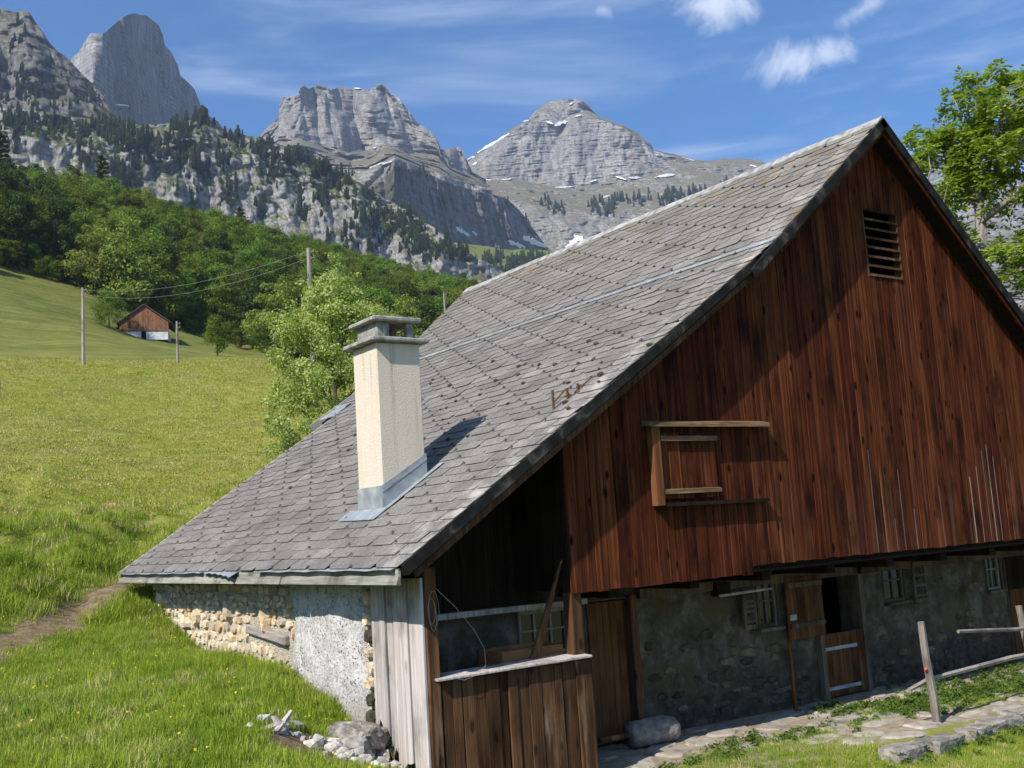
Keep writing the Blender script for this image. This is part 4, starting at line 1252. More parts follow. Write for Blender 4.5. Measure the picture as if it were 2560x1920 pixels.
# ------------------------------------------------------------------ walls
def grid_wall(name, a0, a1, b0, b1, nx, ny, fn, mat, parent, holes=()):
    """rough wall face with openings; fn(a, b, depth noise) -> point"""
    As = sorted(set(list(np.linspace(a0, a1, nx)) + [h[0] for h in holes] + [h[1] for h in holes]))
    Bs = sorted(set(list(np.linspace(b0, b1, ny)) + [h[2] for h in holes] + [h[3] for h in holes]))
    As, Bs = np.array(As), np.array(Bs)
    AA, BB = np.meshgrid(As, Bs)
    nz = fbm(np.stack([AA * 2.2, BB * 2.2, AA * 0], -1), 4, 77, 0.6)
    V = fn(AA, BB, nz).reshape(-1, 3)
    idx = np.arange(AA.size).reshape(AA.shape)
    F = []
    for j in range(len(Bs) - 1):
        for i in range(len(As) - 1):
            ca, cb = (As[i] + As[i + 1]) / 2, (Bs[j] + Bs[j + 1]) / 2
            if any(h[0] < ca < h[1] and h[2] < cb < h[3] for h in holes):
                continue
            F.append((idx[j, i], idx[j, i + 1], idx[j + 1, i + 1], idx[j + 1, i]))
    me = np_mesh(name, V, np.array(F), mat, False)
    return put(name, me, parent)


HOLES = [(13.08, 13.98, -2.76, -0.86), (11.78, 12.18, -1.58, -0.90), (14.70, 15.22, -1.47, -0.86), (17.56, 17.98, -1.51, -0.87), (8.66, 9.30, -2.76, -0.94), (7.58, 8.34, -1.52, -0.96), (18.15, 19.0, -2.76, -0.87)]
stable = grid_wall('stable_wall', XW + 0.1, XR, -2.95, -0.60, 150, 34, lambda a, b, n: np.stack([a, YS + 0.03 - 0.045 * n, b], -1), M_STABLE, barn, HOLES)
# reveals of the openings
for h in HOLES:
    mb = MB()
    mb.box(h[0] - 0.02, h[0] - 0.002, YS - 0.0, YS + 0.35, h[2], h[3]).box(h[1] + 0.002, h[1] + 0.02, YS - 0.0, YS + 0.35, h[2], h[3]).box(h[0], h[1], YS, YS + 0.35, h[3] + 0.002, h[3] + 0.02)
    if h[2] > -2:
        mb.box(h[0], h[1], YS, YS + 0.35, h[2] - 0.02, h[2] - 0.002)
    mb.build('reveal', M_FRAMEWOOD, stable)


def stone_mesh(w, h, t, rnd_, nv=8):
    ph = rnd_.uniform(0, 6.28)
    o_, i_ = [], []
    for k in range(nv):
        a = 2 * math.pi * k / nv + rnd_.uniform(-0.22, 0.22)
        ca, sa = math.cos(a), math.sin(a)
        r = (abs(ca) ** 3.2 + abs(sa) ** 3.2) ** (-1 / 3.2) * rnd_.uniform(0.82, 1.05)
        o_.append((ca * r * w / 2, sa * r * h / 2, -0.03))
        q = rnd_.uniform(0.70, 0.86)
        i_.append((ca * r * w / 2 * q, sa * r * h / 2 * q, t * rnd_.uniform(0.75, 1.15)))
    v = o_ + i_ + [(rnd_.uniform(-.1, .1) * w, rnd_.uniform(-.1, .1) * h, t * rnd_.uniform(0.9, 1.3))]
    f = [(k, (k + 1) % nv, nv + (k + 1) % nv, nv + k) for k in range(nv)] + [(nv + k, nv + (k + 1) % nv, 2 * nv) for k in range(nv)]
    return v, f


def place_stone(name, parent, mat, c, a, b, n, w, h, t, rnd_, rot=0.0, nv=8):
    v, f = stone_mesh(w, h, t, rnd_, nv)
    a, b, n, c = (np.asarray(q, float) for q in (a, b, n, c))
    a2 = a * math.cos(rot) + b * math.sin(rot); b2 = -a * math.sin(rot) + b * math.cos(rot)
    V = [c + a2 * p[0] + b2 * p[1] + n * p[2] for p in v]
    me = mk_mesh(name, V, f, mat)
    return put(name, me, parent)


rs_ = random.Random(21)


def in_hole(x, z, pad=0.06):
    return any(h[0] - pad < x < h[1] + pad and h[2] - pad < z < h[3] + pad for h in HOLES)


z = -2.80
while z < -1.0:
    h = rs_.uniform(0.09, 0.24)
    x = 9.5 + rs_.uniform(0, 0.2)
    dens = np.interp(z, [-2.8, -2.2, -1.8, -1.0], [0.92, 0.6, 0.2, 0.08])
    while x < 19.4:
        w = rs_.uniform(0.14, 0.52) * (1.2 if z < -2.5 else 1.0)
        xc, zc = x + w / 2, z + h / 2 + rs_.uniform(-0.03, 0.03)
        if rs_.random() < dens and not in_hole(xc, zc, 0.05 + w / 2) and zc < -1.0:
            place_stone('stone', stable, M_DARKSTONE, (xc, YS + 0.03, zc), (1, 0, 0), (0, 0, 1), (0, -1, 0), w * 0.99, h * 1.05, rs_.uniform(0.002, 0.022), rs_, rs_.uniform(-0.1, 0.1), rs_.choice((5, 6, 7, 8)))
        x += w
    z += h * 0.95

# left-hand wall: cream rubble, white render, corner stones
rub = grid_wall('rubble_wall', 10.9, 19.2, -3.0, -0.42, 120, 36, lambda a, b, n: np.stack([XW + 0.034 - 0.022 * n, a, b], -1), M_MORTAR, barn)
MB().box(XW + 0.06, XW + 0.5, 10.95, 19.2, -3.0, -0.42).build('wall_core', M_MORTAR, rub)
rs_ = random.Random(3)
LINT = (13.35, 14.75)
z = -1.62
cnt = 0
while z < -0.46:
    h = rs_.uniform(0.07, 0.19)
    y = 13.25 + rs_.uniform(-0.1, 0.1)
    while y < 19.15:
        w = rs_.uniform(0.09, 0.36) * (1.0 if h > 0.1 else 0.8)
        yc, zc = y + w / 2, z + h / 2 + rs_.uniform(-0.03, 0.03)
        gnd = np.interp(yc, [13.3, 14.7, 16.1, 17, 17.9, 19], [-1.52, -1.47, -1.43, -1.3, -1.15, -1.0])
        lint = LINT[0] - 0.05 < yc < LINT[1] + 0.05 and abs(zc - (-1.21 + (yc - 13.37) / 1.36 * 0.1)) < 0.10 + h / 2
        if zc > gnd - 0.08 and not lint and rs_.random() < 0.93:
            place_stone('stone', rub, M_CREAMSTONE, (XW + 0.022, yc, zc), (0, -1, 0), (0, 0, 1), (-1, 0, 0), w * 0.97, h * 1.02, rs_.uniform(0.008, 0.034), rs_, rs_.uniform(-0.25, 0.25), rs_.choice((6, 7, 8)))
            cnt += 1
        y += w
    z += h * 0.93
for (y, zc, w, h) in [(18.75, -0.75, 0.45, 0.28), (16.9, -0.98, 0.34, 0.3), (17.5, -1.1, 0.5, 0.2), (15.5, -0.85, 0.22, 0.42), (14.1, -0.95, 0.18, 0.4)]:
    place_stone('stone', rub, M_CREAMSTONE, (XW + 0.01, y, zc), (0, -1, 0), (0, 0, 1), (-1, 0, 0), w, h, 0.07, rs_, 0.1)
M_LINTEL = wood('decayed_timber', (0.13, 0.105, 0.09), (0.29, 0.25, 0.225), (0.47, 0.43, 0.40), (8, 1.0, 30), var=0.1)
# decayed timber built into the rubble
v = []
MB().hexa([(XW - 0.035, 14.78, -1.15), (XW + 0.1, 14.78, -1.15), (XW + 0.1, 13.36, -1.27), (XW - 0.05, 13.36, -1.26), (XW - 0.02, 14.78, -1.03), (XW + 0.1, 14.78, -1.03), (XW + 0.1, 13.36, -1.12), (XW - 0.035, 13.36, -1.13)]).build('lintel_timber', M_LINTEL, rub, bevel=0.02)
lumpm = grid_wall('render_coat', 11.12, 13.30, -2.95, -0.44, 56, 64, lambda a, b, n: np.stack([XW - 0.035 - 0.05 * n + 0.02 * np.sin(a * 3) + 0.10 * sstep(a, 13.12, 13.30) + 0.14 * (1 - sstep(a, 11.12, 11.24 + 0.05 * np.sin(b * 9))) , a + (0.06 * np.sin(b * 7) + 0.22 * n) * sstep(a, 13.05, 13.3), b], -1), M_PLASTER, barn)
for k, (y, zc, w, h, mt) in enumerate([(11.02, -0.62, 0.2, 0.22, 'c'), (11.06, -0.85, 0.18, 0.2, 'o'), (11.0, -1.04, 0.2, 0.18, 'k'), (11.04, -1.22, 0.2, 0.16, 'o'), (11.0, -1.38, 0.22, 0.15, 'c'), (11.04, -1.55, 0.2, 0.17, 'o'),
                                       (11.02, -1.73, 0.24, 0.18, 'k'), (11.05, -1.93, 0.28, 0.2, 'k'), (11.12, -2.14, 0.34, 0.22, 'k'), (11.0, -2.36, 0.4, 0.22, 'k')]):
    place_stone('stone', rub, {'c': M_CREAMSTONE, 'o': M_CREAMSTONE, 'k': M_DARKSTONE}[mt], (XW + 0.01, y, zc), (0, -1, 0), (0, 0, 1), (-1, 0, 0), w, h, 0.05, rs_, rs_.uniform(-.2, .2))
# closing walls that are hardly seen
MB().prism([(XW + 0.1, 19.22, -3), (XR, 19.22, -3), (XR, 19.22, under(XR) - 0.05), (R0[0], 19.22, under(R0[0]) - 0.05), (K0[0], 19.22, under(K0[0]) - 0.05), (XW + 0.1, 19.22, under(XW + 0.1) - 0.05)], (0, 0.2, 0)).build('rear_wall', M_STABLE, barn)
MB().box(XR, XR + 0.2, YC + 0.08, 19.4, -3, under(XR) - 0.1).build('side_wall', M_STABLE, barn)
MB().box(XW + 0.1, XW + 0.16, 9.95, 11.0, -0.42, under(XW + 0.2) - 0.01).build('eave_filling', M_DARKWOOD, barn)

# weathered upright boards closing the side of the porch
side = MB().box(XW + 0.03, XW + 0.09, YC + 0.02, 10.9, -0.62, -0.44).box(XW + 0.03, XW + 0.09, YC + 0.02, 10.9, -1.7, -1.58).build('side_boarding', M_DARKWOOD, barn)
for y0, y1, zb, o_ in [(10.745, 10.935, -2.05, 0.0), (10.60, 10.728, -2.14, 0.016), (10.425, 10.58, -2.28, -0.004), (10.10, 10.405, -2.40, 0.014), (9.80, 10.082, -2.52, 0.0)]:
    n = 5; v = []
    zt = -0.40
    rag = [rs_.uniform(0.0, 0.16) for _ in range(n + 1)]
    for dx in (0.0, 0.035):
        for i in range(n + 1):
            v.append((XW - 0.012 - o_ + dx, y0 + (y1 - y0) * i / n, zb + (rag[i] if zb > -2.5 else 0)))
        for i in range(n + 1):
            v.append((XW - 0.012 - o_ + dx, y0 + (y1 - y0) * i / n, zt))
    q = 2 * (n + 1)
    f_ = []
    for i in range(n):
        f_ += [(i, n + 1 + i, n + 2 + i, i + 1), (q + i, q + i + 1, q + n + 2 + i, q + n + 1 + i), (i, i + 1, q + i + 1, q + i), (n + 1 + i, q + n + 1 + i, q + n + 2 + i, n + 2 + i)]
    f_ += [(0, q, q + n + 1, n + 1), (n, 2 * n + 1, q + 2 * n + 1, q + n)]
    MB().add(v, f_).build('plank', M_GREYWOOD, side, bevel=0.006)

# ------------------------------------------------------------------ porch parapet
par = MB().box(5.74, 7.66, YC + 0.02, YC + 0.07, -1.62, -1.5).box(5.74, 7.66, YC + 0.02, YC + 0.07, -2.5, -2.38).build('porch_parapet', M_DARKWOOD, barn)
x = 5.73
rs_ = random.Random(8)
while x < 7.66:
    w = rs_.uniform(0.10, 0.19)
    if x + w > 7.60:
        w = 7.69 - x
    g2 = rs_.choice((0.003, 0.005, 0.012))
    zt = -1.455 + rs_.uniform(-0.01, 0.006)
    tl = rs_.uniform(-0.012, 0.012)
    yy = YC - 0.012 - rs_.uniform(0, 0.016)
    MB().hexa([(x + tl, yy, -2.78), (x + w - g2 + tl, yy, -2.78), (x + w - g2 + tl, YC + 0.015, -2.78), (x + tl, YC + 0.015, -2.78), (x, yy, zt), (x + w - g2, yy, zt), (x + w - g2, YC + 0.015, zt), (x, YC + 0.015, zt)]).build('plank', M_BROWNWOOD, par, bevel=0.004)
    x += w
MB().hexa([(5.64, YC - 0.09, -1.452), (7.66, YC - 0.09, -1.437), (7.66, YC + 0.24, -1.425), (5.64, YC + 0.22, -1.44), (5.64, YC - 0.09, -1.425), (7.66, YC - 0.09, -1.41), (7.66, YC + 0.24, -1.395), (5.64, YC + 0.22, -1.41)]).build('ledge_board', M_GREYWOOD, par, bevel=0.005)
MB().box(5.75, 7.6, YC + 0.3, YS - 0.02, -2.8, -2.74).build('porch_floor', M_KERB, barn)
MB().box(5.95, 8.55, YS - 0.14, YS - 0.055, -0.945, -0.875).build('porch_shelf', M_GREYWOOD, barn, bevel=0.006)

# ------------------------------------------------------------------ doors and windows
def window(x0, x1, z0, z1, nbar=1, name='window', mat=M_FRAMEWOOD):
    y = YS + 0.06
    t = 0.045
    o = MB().box(x0, x0 + t, y - 0.03, y + 0.04, z0, z1).box(x1 - t, x1, y - 0.03, y + 0.04, z0, z1).box(x0 + t, x1 - t, y - 0.03, y + 0.04, z1 - t, z1).box(x0 + t, x1 - t, y - 0.03, y + 0.04, z0, z0 + t).build(name, mat, barn)
    MB().box(x0 + t, x1 - t, y + 0.008, y + 0.014, z0 + t, z1 - t).build('pane', M_GLASS, o)
    for k in range(nbar):
        xc = x0 + (x1 - x0) * (k + 1) / (nbar + 1)
        MB().box(xc - 0.014, xc + 0.014, y - 0.016, y + 0.006, z0 + t, z1 - t).build('glazing_bar', mat, o)
    zc = z0 + (z1 - z0) * 0.55
    MB().box(x0 + t, x1 - t, y - 0.012, y + 0.004, zc - 0.012, zc + 0.012).build('glazing_bar', mat, o)
    MB().box(x0 - 0.05, x1 + 0.05, YS - 0.07, YS + 0.03, z0 - 0.05, z0 - 0.004).build('sill', M_FRAMEWOOD, o)
    return o


window(11.78, 12.18, -1.58, -0.90)
window(14.70, 15.22, -1.47, -0.86)
window(17.56, 17.98, -1.51, -0.87, mat=M_CREAMPAINT)
window(7.58, 8.34, -1.52, -0.96, 2, mat=M_CREAMPAINT)
# small slatted shutters standing open beside the windows
for (x0, x1, z0, z1, ns) in ((11.38, 11.64, -1.56, -0.98, 6), (15.34, 15.70, -1.53, -0.88, 3)):
    y = YS - 0.09
    s_ = MB().box(x0, x0 + 0.05, y, y + 0.035, z0, z1).box(x1 - 0.05, x1, y, y + 0.035, z0, z1).box(x0 + 0.05, x1 - 0.05, y, y + 0.035, z1 - 0.06, z1).box(x0 + 0.05, x1 - 0.05, y, y + 0.035, z0, z0 + 0.06).build('shutter', M_FRAMEWOOD, barn)
    for k in range(ns):
        z = z0 + 0.09 + k * (z1 - z0 - 0.16) / ns
        MB().hexa([(x0 + .05, y, z), (x1 - .05, y, z), (x1 - .05, y + .03, z + .03), (x0 + .05, y + .03, z + .03), (x0 + .05, y, z + .035), (x1 - .05, y, z + .035), (x1 - .05, y + .03, z + .065), (x0 + .05, y + .03, z + .065)]).build('slat', M_FRAMEWOOD, s_)

# stable door: lower leaf shut, upper leaf folded back on the wall
fr = MB().box(12.98, 13.07, YS - 0.06, YS + 0.1, -2.75, -1.80).box(13.99, 14.08, YS - 0.06, YS + 0.1, -2.75, -0.86).box(13.0, 14.08, YS - 0.05, YS + 0.1, -0.855, -0.75).build('door_frame', M_FRAMEWOOD, barn)
lower = MB().box(13.05, 13.96, YS - 0.02, YS + 0.0, -2.70, -1.83).build('stable_door', M_DOORWOOD, barn)
x = 13.05
for w in (0.15, 0.16, 0.15, 0.15, 0.16, 0.14):
    MB().box(x + 0.002, x + w - 0.002, YS - 0.055, YS - 0.021, -2.715, -1.80).build('plank', M_DOORWOOD, lower, bevel=0.003)
    x += w
for z in (-2.02, -2.60):
    MB().box(13.06, 13.80, YS - 0.063, YS - 0.056, z - 0.025, z + 0.025).build('hinge_strap', M_ZINC, lower)
upper = MB().box(12.30, 13.05, YS - 0.06, YS - 0.045, -1.78, -0.92).build('stable_door_upper_leaf', M_DOORWOOD, barn)
x = 12.28
for w in (0.2, 0.19, 0.2, 0.2):
    MB().box(x + 0.002, x + w - 0.002, YS - 0.095, YS - 0.061, -1.80, -0.90).build('plank', M_DOORWOOD, upper, bevel=0.003)
    x += w
for z in (-1.02, -1.60):
    MB().box(12.29, 13.06, YS - 0.125, YS - 0.096, z - 0.035, z + 0.035).build('door_batten', M_FRAMEWOOD, upper)
MB().box(12.31, 12.45, YS - 0.105, YS - 0.096, -1.52, -1.44).build('latch', M_ZINC, upper)
# plank door at the back of the passage beside the porch
pd = MB().box(8.70, 9.26, YS + 0.06, YS + 0.08, -2.72, -0.96).build('passage_door', M_DOORWOOD, barn)
x = 8.68
for w in (0.1, 0.12, 0.12, 0.12, 0.13):
    MB().box(x + 0.003, x + w - 0.003, YS + 0.03, YS + 0.059, -2.72, -0.96).build('plank', M_DOORWOOD, pd)
    x += w
MB().box(9.30, 9.42, YS - 0.08, YS + 0.1, -2.76, -0.90).build('door_frame', M_BROWNWOOD, barn, bevel=0.008)
d3 = MB().box(18.16, 19.0, YS + 0.03, YS + 0.05, -2.72, -0.88).build('plank_door', M_DOORWOOD, barn)
for k in range(5):
    MB().box(18.15 + k * 0.17, 18.31 + k * 0.17, YS - 0.02, YS + 0.029, -2.70, -1.55).build('plank', M_DOORWOOD, d3)
    MB().box(18.15 + k * 0.17, 18.31 + k * 0.17, YS - 0.02, YS + 0.029, -1.545, -0.9).build('plank', M_DARKWOOD, d3)
MB().box(10.84, 11.10, YS - 0.14, YS - 0.02, -1.05, -0.86).build('wall_bracket', M_DARKWOOD, barn)
MB().tube([(10.86, YS - 0.16, -1.04), (11.9, YS - 0.17, -1.02)], 0.018, 5).build('hanging_rod', M_GREYWOOD, barn)
# ------------------------------------------------------------------ loose things by the barn
t = thing('leaning_plank', (7.2, 10.1, -1.4), 'long narrow brown plank leaning upright on the porch ledge', 'plank')
MB().hexa([(7.01, 9.985, -1.395), (7.13, 9.975, -1.395), (7.13, 10.02, -1.395), (7.01, 10.03, -1.395), (7.435, 9.89, -0.35), (7.465, 9.89, -0.33), (7.47, 9.92, -0.34), (7.44, 9.92, -0.36)]).build('board', M_BROWNWOOD, t)
t = thing('wooden_box', (7.35, 10.4, -1.5), 'shallow orange-brown wooden box lying behind the porch ledge', 'box')
MB().box(6.86, 7.72, 10.34, 10.36, -1.62, -1.325).build('front_board', M_ORANGEWOOD, t)
MB().box(6.86, 7.72, 10.84, 10.86, -1.62, -1.325).build('rear_board', M_ORANGEWOOD, t)
MB().box(6.86, 6.88, 10.362, 10.838, -1.62, -1.325).build('end_board', M_ORANGEWOOD, t)
MB().box(7.70, 7.72, 10.362, 10.838, -1.62, -1.325).build('end_board', M_ORANGEWOOD, t)
MB().box(6.882, 7.698, 10.362, 10.838, -1.64, -1.622).build('bottom_board', M_ORANGEWOOD, t)
for px in (6.95, 7.6):
    MB().box(px, px + 0.06, 10.5, 10.56, -2.74, -1.642).build('leg', M_DARKWOOD, t)
pts = [(5.60 + 0.02 * math.sin(a * 3), 9.765, -0.52 - 0.03 * a) for a in np.linspace(0, 2, 6)]
loop = []
for k in range(46):
    a = k / 45 * 2 * math.pi * 2.4
    loop.append((5.645 + (0.05 + 0.016 * math.sin(a * 0.31 + 1)) * math.sin(a) + 0.02 * math.sin(a * 0.43), 9.755 + 0.004 * math.cos(a * 3), -0.74 - (0.16 + 0.05 * math.sin(a * 0.37)) * math.cos(a) - 0.03 * k / 45))
mb = MB().tube(loop, 0.0018, 4)
o = mb.build('wire_coil', M_WIRE, label='loose loops of thin grey wire hung on the porch corner post', cat='wire')
mb = MB().tube([(5.72, 9.79, -0.52), (5.98, 9.86, -0.73), (6.22, 9.88, -1.0), (6.32, 9.86, -1.2), (6.30, 9.82, -1.37), (6.1, 9.71, -1.44), (5.95, 9.70, -1.47), (5.82, 9.70, -1.43)], 0.0025, 4)
mb.build('hanging_wire', M_WIRE, label='single strand of wire trailing from the corner post to the ledge', cat='wire')
t = thing('prop_stake', (12.25, 10.93, -2.76), 'thin brown stake standing below the open upper door leaf', 'stake')
MB().hexa([(12.235, 10.90, -2.76), (12.285, 10.90, -2.76), (12.285, 10.94, -2.76), (12.235, 10.94, -2.76), (12.245, 10.915, -1.815), (12.29, 10.915, -1.815), (12.29, 10.945, -1.815), (12.245, 10.945, -1.815)]).build('pole', M_DOORWOOD, t)

# stone roller by the passage door
bm = bmesh.new()
L_, R_ = 0.66, 0.165
V_, F_ = [], []
nseg, nl = 14, 9
for i in range(nl):
    s_ = i / (nl - 1)
    r = R_ * (1.06 - 0.10 * (abs(s_ - 0.5) * 2) ** 12) * (1.0 + 0.03 * math.sin(i * 2.3))
    for k in range(nseg):
        a = 2 * math.pi * k / nseg
        rr_ = r * (1 + 0.06 * math.sin(3 * a + i * 0.7) + 0.04 * math.sin(7 * a + i))
        V_.append(((s_ - 0.5) * L_, math.cos(a) * rr_, math.sin(a) * rr_ * 0.95))
for i in range(nl - 1):
    for k in range(nseg):
        F_.append((i * nseg + k, i * nseg + (k + 1) % nseg, (i + 1) * nseg + (k + 1) % nseg, (i + 1) * nseg + k))
F_.append(tuple(range(nseg))[::-1]); F_.append(tuple((nl - 1) * nseg + k for k in range(nseg)))
bm.free()
t = thing('stone_roller', (9.24, 10.62, -2.75), 'rounded grey stone roller lying in front of the passage door', 'stone', rz=-0.2)
mb = MB(); mb.v = V_; mb.f = F_
mb.build('drum', M_KERB, t, loc=(0, 0, 0.165), smooth=True)
MB().tube([(-0.75, 0, 0.15), (-0.3, 0, 0.16)], 0.035, 6).build('axle', M_BROWNWOOD, t, loc=(0, 0, 0))

# kerb stones along the edge of the terrace
rk = random.Random(12)
kerbs = [((10.95, 8.18), 0.62, 'squat grey kerb stone at the left end of the terrace edge'), ((11.62, 8.14), 0.58, 'grey kerb stone just left of the nearer fence post'), ((12.38, 8.20), 0.40, 'upright grey kerb stone right beside the nearer fence post'),
         ((12.98, 8.24), 0.66, 'long grey kerb stone just right of the upright one'), ((13.72, 8.34), 0.72, 'long rough kerb stone near the right edge of the picture'), ((14.5, 8.46), 0.7, 'rough kerb stone furthest right on the terrace edge')]
for (cx, cy), w, lab in kerbs:
    z0 = gz1(cx, cy - 0.35) - 0.12
    t = thing('kerb_stone', (cx, cy, z0), lab, 'kerb stone', 'kerb stones of the terrace')
    bm = bmesh.new()
    bmesh.ops.create_cube(bm, size=1.0)
    bmesh.ops.subdivide_edges(bm, edges=bm.edges[:], cuts=3, use_grid_fill=True)
    top = -2.725 - z0
    hh = 0.30
    for v in bm.verts:
        p = np.array(v.co)
        nn_ = float(fbm(np.array([[p[0] * 2.3 + cx, p[1] * 2.3 + cy, p[2] * 2.3]]), 3, 4)[0])
        v.co = Vector((p[0] * w * (1 + 0.16 * nn_), p[1] * 0.30 * (1 + 0.3 * nn_), (p[2] + 0.5) * top * (1 + 0.06 * nn_)))
    bmesh.ops.bevel(bm, geom=[e for e in bm.edges if e.calc_face_angle(0) > 1.0], offset=0.025, segments=1, affect='EDGES')
    me = bpy.data.meshes.new('block'); bm.to_mesh(me); bm.free(); me.materials.append(M_KERB)
    put('block', me, t, loc=(0, 0, 0), rot=(0, 0, rk.uniform(-.08, .14)))

# flagstones of the terrace (pieces of the pavement)
pav = ground_o
placed = []
for k in range(900):
    x = rk.uniform(8.3, 15.4); y = rk.uniform(8.5, 10.85)
    # the bare strip runs along the wall, the grass eats into it from the front
    lim = np.interp(x, [8.3, 9.2, 10.3, 11.0, 13, 15.4], [9.5, 9.75, 9.6, 8.55, 8.5, 8.5])
    if y < lim:
        continue
    w = rk.uniform(0.35, 0.8); h = rk.uniform(0.28, 0.5)
    if any(((x - q[0]) / (w + q[2]) * 2) ** 2 + ((y - q[1]) / (h + q[3]) * 2) ** 2 < 0.72 for q in placed):
        continue
    placed.append((x, y, w, h))
    place_stone('flagstone', pav, M_FLAG, (x, y, gz1(x, y) + 0.012), (1, 0, 0), (0, 1, 0), (0, 0, 1), w, h, rk.uniform(0.002, 0.012), rk, rk.uniform(-0.4, 0.4), 10)
FLAGS = placed

# rail fence at the right
fen = thing('rail_fence', (12.3, 8.68, -2.74), 'weathered rustic rail fence with two posts in front of the stable', 'fence')
M_POST = wood('split_post_wood', (0.13, 0.108, 0.088), (0.26, 0.225, 0.19), (0.41, 0.365, 0.32), (30, 30, 0.9), knots=0.3)
MB().tube([(12.335, 8.66, -3.0), (12.32, 8.67, -2.4), (12.275, 8.68, -1.9), (12.255, 8.68, -1.46)], [0.058, 0.055, 0.05, 0.045], 7).build('post', M_POST, fen)
MB().tube([(15.08, 8.92, -3.0), (15.0, 8.9, -2.2), (14.90, 8.9, -1.50)], [0.056, 0.052, 0.047], 7).build('post', M_POST, fen)
MB().tube([(13.25, 8.82, -1.69), (14.0, 8.83, -1.75), (14.6, 8.83, -1.80), (15.5, 8.85, -1.84)], [0.026, 0.029, 0.03, 0.031], 6).build('rail', M_POST, fen)
MB().tube([(12.0, 8.78, -2.29), (12.45, 8.80, -2.22), (13.5, 8.83, -2.20), (14.4, 8.82, -2.17), (15.9, 8.85, -2.2)], [0.027, 0.034, 0.037, 0.037, 0.034], 6).build('rail', M_POST, fen)
m = MT('red_plastic', 0.4, 0.5); m.col(m.mix(m.noise(None, 30.0), (0.62, 0.06, 0.02), (0.75, 0.10, 0.03)))
mb = MB(); lump(mb, (12.215, 8.655, -2.05), 0.027, 3, 1.0)
mb.build('insulator', m.m, fen, smooth=True)

# rubble and wood splinters at the foot of the corner
rq = random.Random(33)


def rock(name, x, y, r, mat, label, group, flat=0.7, sub=2):
    bm = bmesh.new()
    bmesh.ops.create_icosphere(bm, subdivisions=sub, radius=1.0)
    sd = rq.uniform(0, 50)
    sx, sy = rq.uniform(0.8, 1.3), rq.uniform(0.8, 1.2)
    for v in bm.verts:
        p = np.array(v.co)
        nn_ = float(fbm((p * 1.5 + sd)[None], 4, 2)[0])
        q = p * (1 + 0.5 * nn_)
        q = np.sign(q) * np.abs(q) ** 0.85
        v.co = Vector((q[0] * r * sx, q[1] * r * sy, q[2] * r * flat))
    me = bpy.data.meshes.new(name); bm.to_mesh(me); bm.free(); me.materials.append(mat)
    return put(name, me, loc=(x, y, gz1(x, y) + r * flat * 0.35), rot=(rq.uniform(-.3, .3), rq.uniform(-.3, .3), rq.uniform(0, 6)), label=label, cat='stone', group=group)


rock('boulder', 5.18, 10.72, 0.30, M_KERB, 'big rough grey lump of broken masonry below the corner boards', None, 0.62, 4)
rock('boulder', 4.98, 10.36, 0.16, M_RUBBLE, 'pale smooth rounded boulder among the rubble at the bottom edge', None, 0.7, 3)
rock('boulder', 4.42, 10.55, 0.10, M_KERB, 'single small grey boulder sunk in the grass above the rubble', None, 0.55, 2)
for k in range(64):
    x = rq.gauss(4.75, 0.5); y = 10.02 + (x - 4.75) * 0.25 + rq.gauss(0, 0.24)
    if x > 5.42 or y > 10.75:
        continue
    rock('rubble_stone', x, y, rq.choice((0.035, 0.045, 0.055, 0.07, 0.09)), M_RUBBLE, 'loose pale rubble stone lying in the heap below the grey corner boards', 'loose rubble stones at the barn corner', 0.7, 1)
for k, (x, y, L, rz_, el) in enumerate([(3.98, 9.98, 0.30, 0.4, 0.6), (4.12, 10.05, 0.22, 1.9, 0.9), (4.32, 10.1, 0.24, 2.6, 0.6), (3.85, 10.05, 0.3, 5.2, 0.3), (4.62, 10.15, 0.24, 1.0, 0.2), (5.3, 10.5, 0.34, 2.6, 0.12)]):
    z = gz1(x, y)
    d = Vector((math.cos(rz_) * math.cos(el), math.sin(rz_) * math.cos(el), math.sin(el))) * L
    u_ = Vector((-math.sin(rz_), math.cos(rz_), 0)) * 0.04
    w_ = d.cross(u_).normalized() * 0.016
    p = Vector((x, y, z - 0.02)); q = p + d
    lab = ['split piece of grey firewood sticking up at the left of the rubble', 'short splintered stick standing steeply beside the firewood', 'broken board end tilted up between rubble and grass', 'flat splinter of wood lying low at the rubble edge',
           'thin short lath lying among the rubble stones', 'pale lath lying at the foot of the corner boards'][k]
    MB().hexa([p - u_ - w_, p + u_ - w_, p + u_ + w_, p - u_ + w_, q - u_ * 0.3 - w_, q + u_ * 0.6 - w_ + d * 0.1, q + u_ * 0.5 + w_ + d * 0.05, q - u_ * 0.4 + w_]).build('wood_splinter', M_GREYWOOD, label=lab, cat='wood')


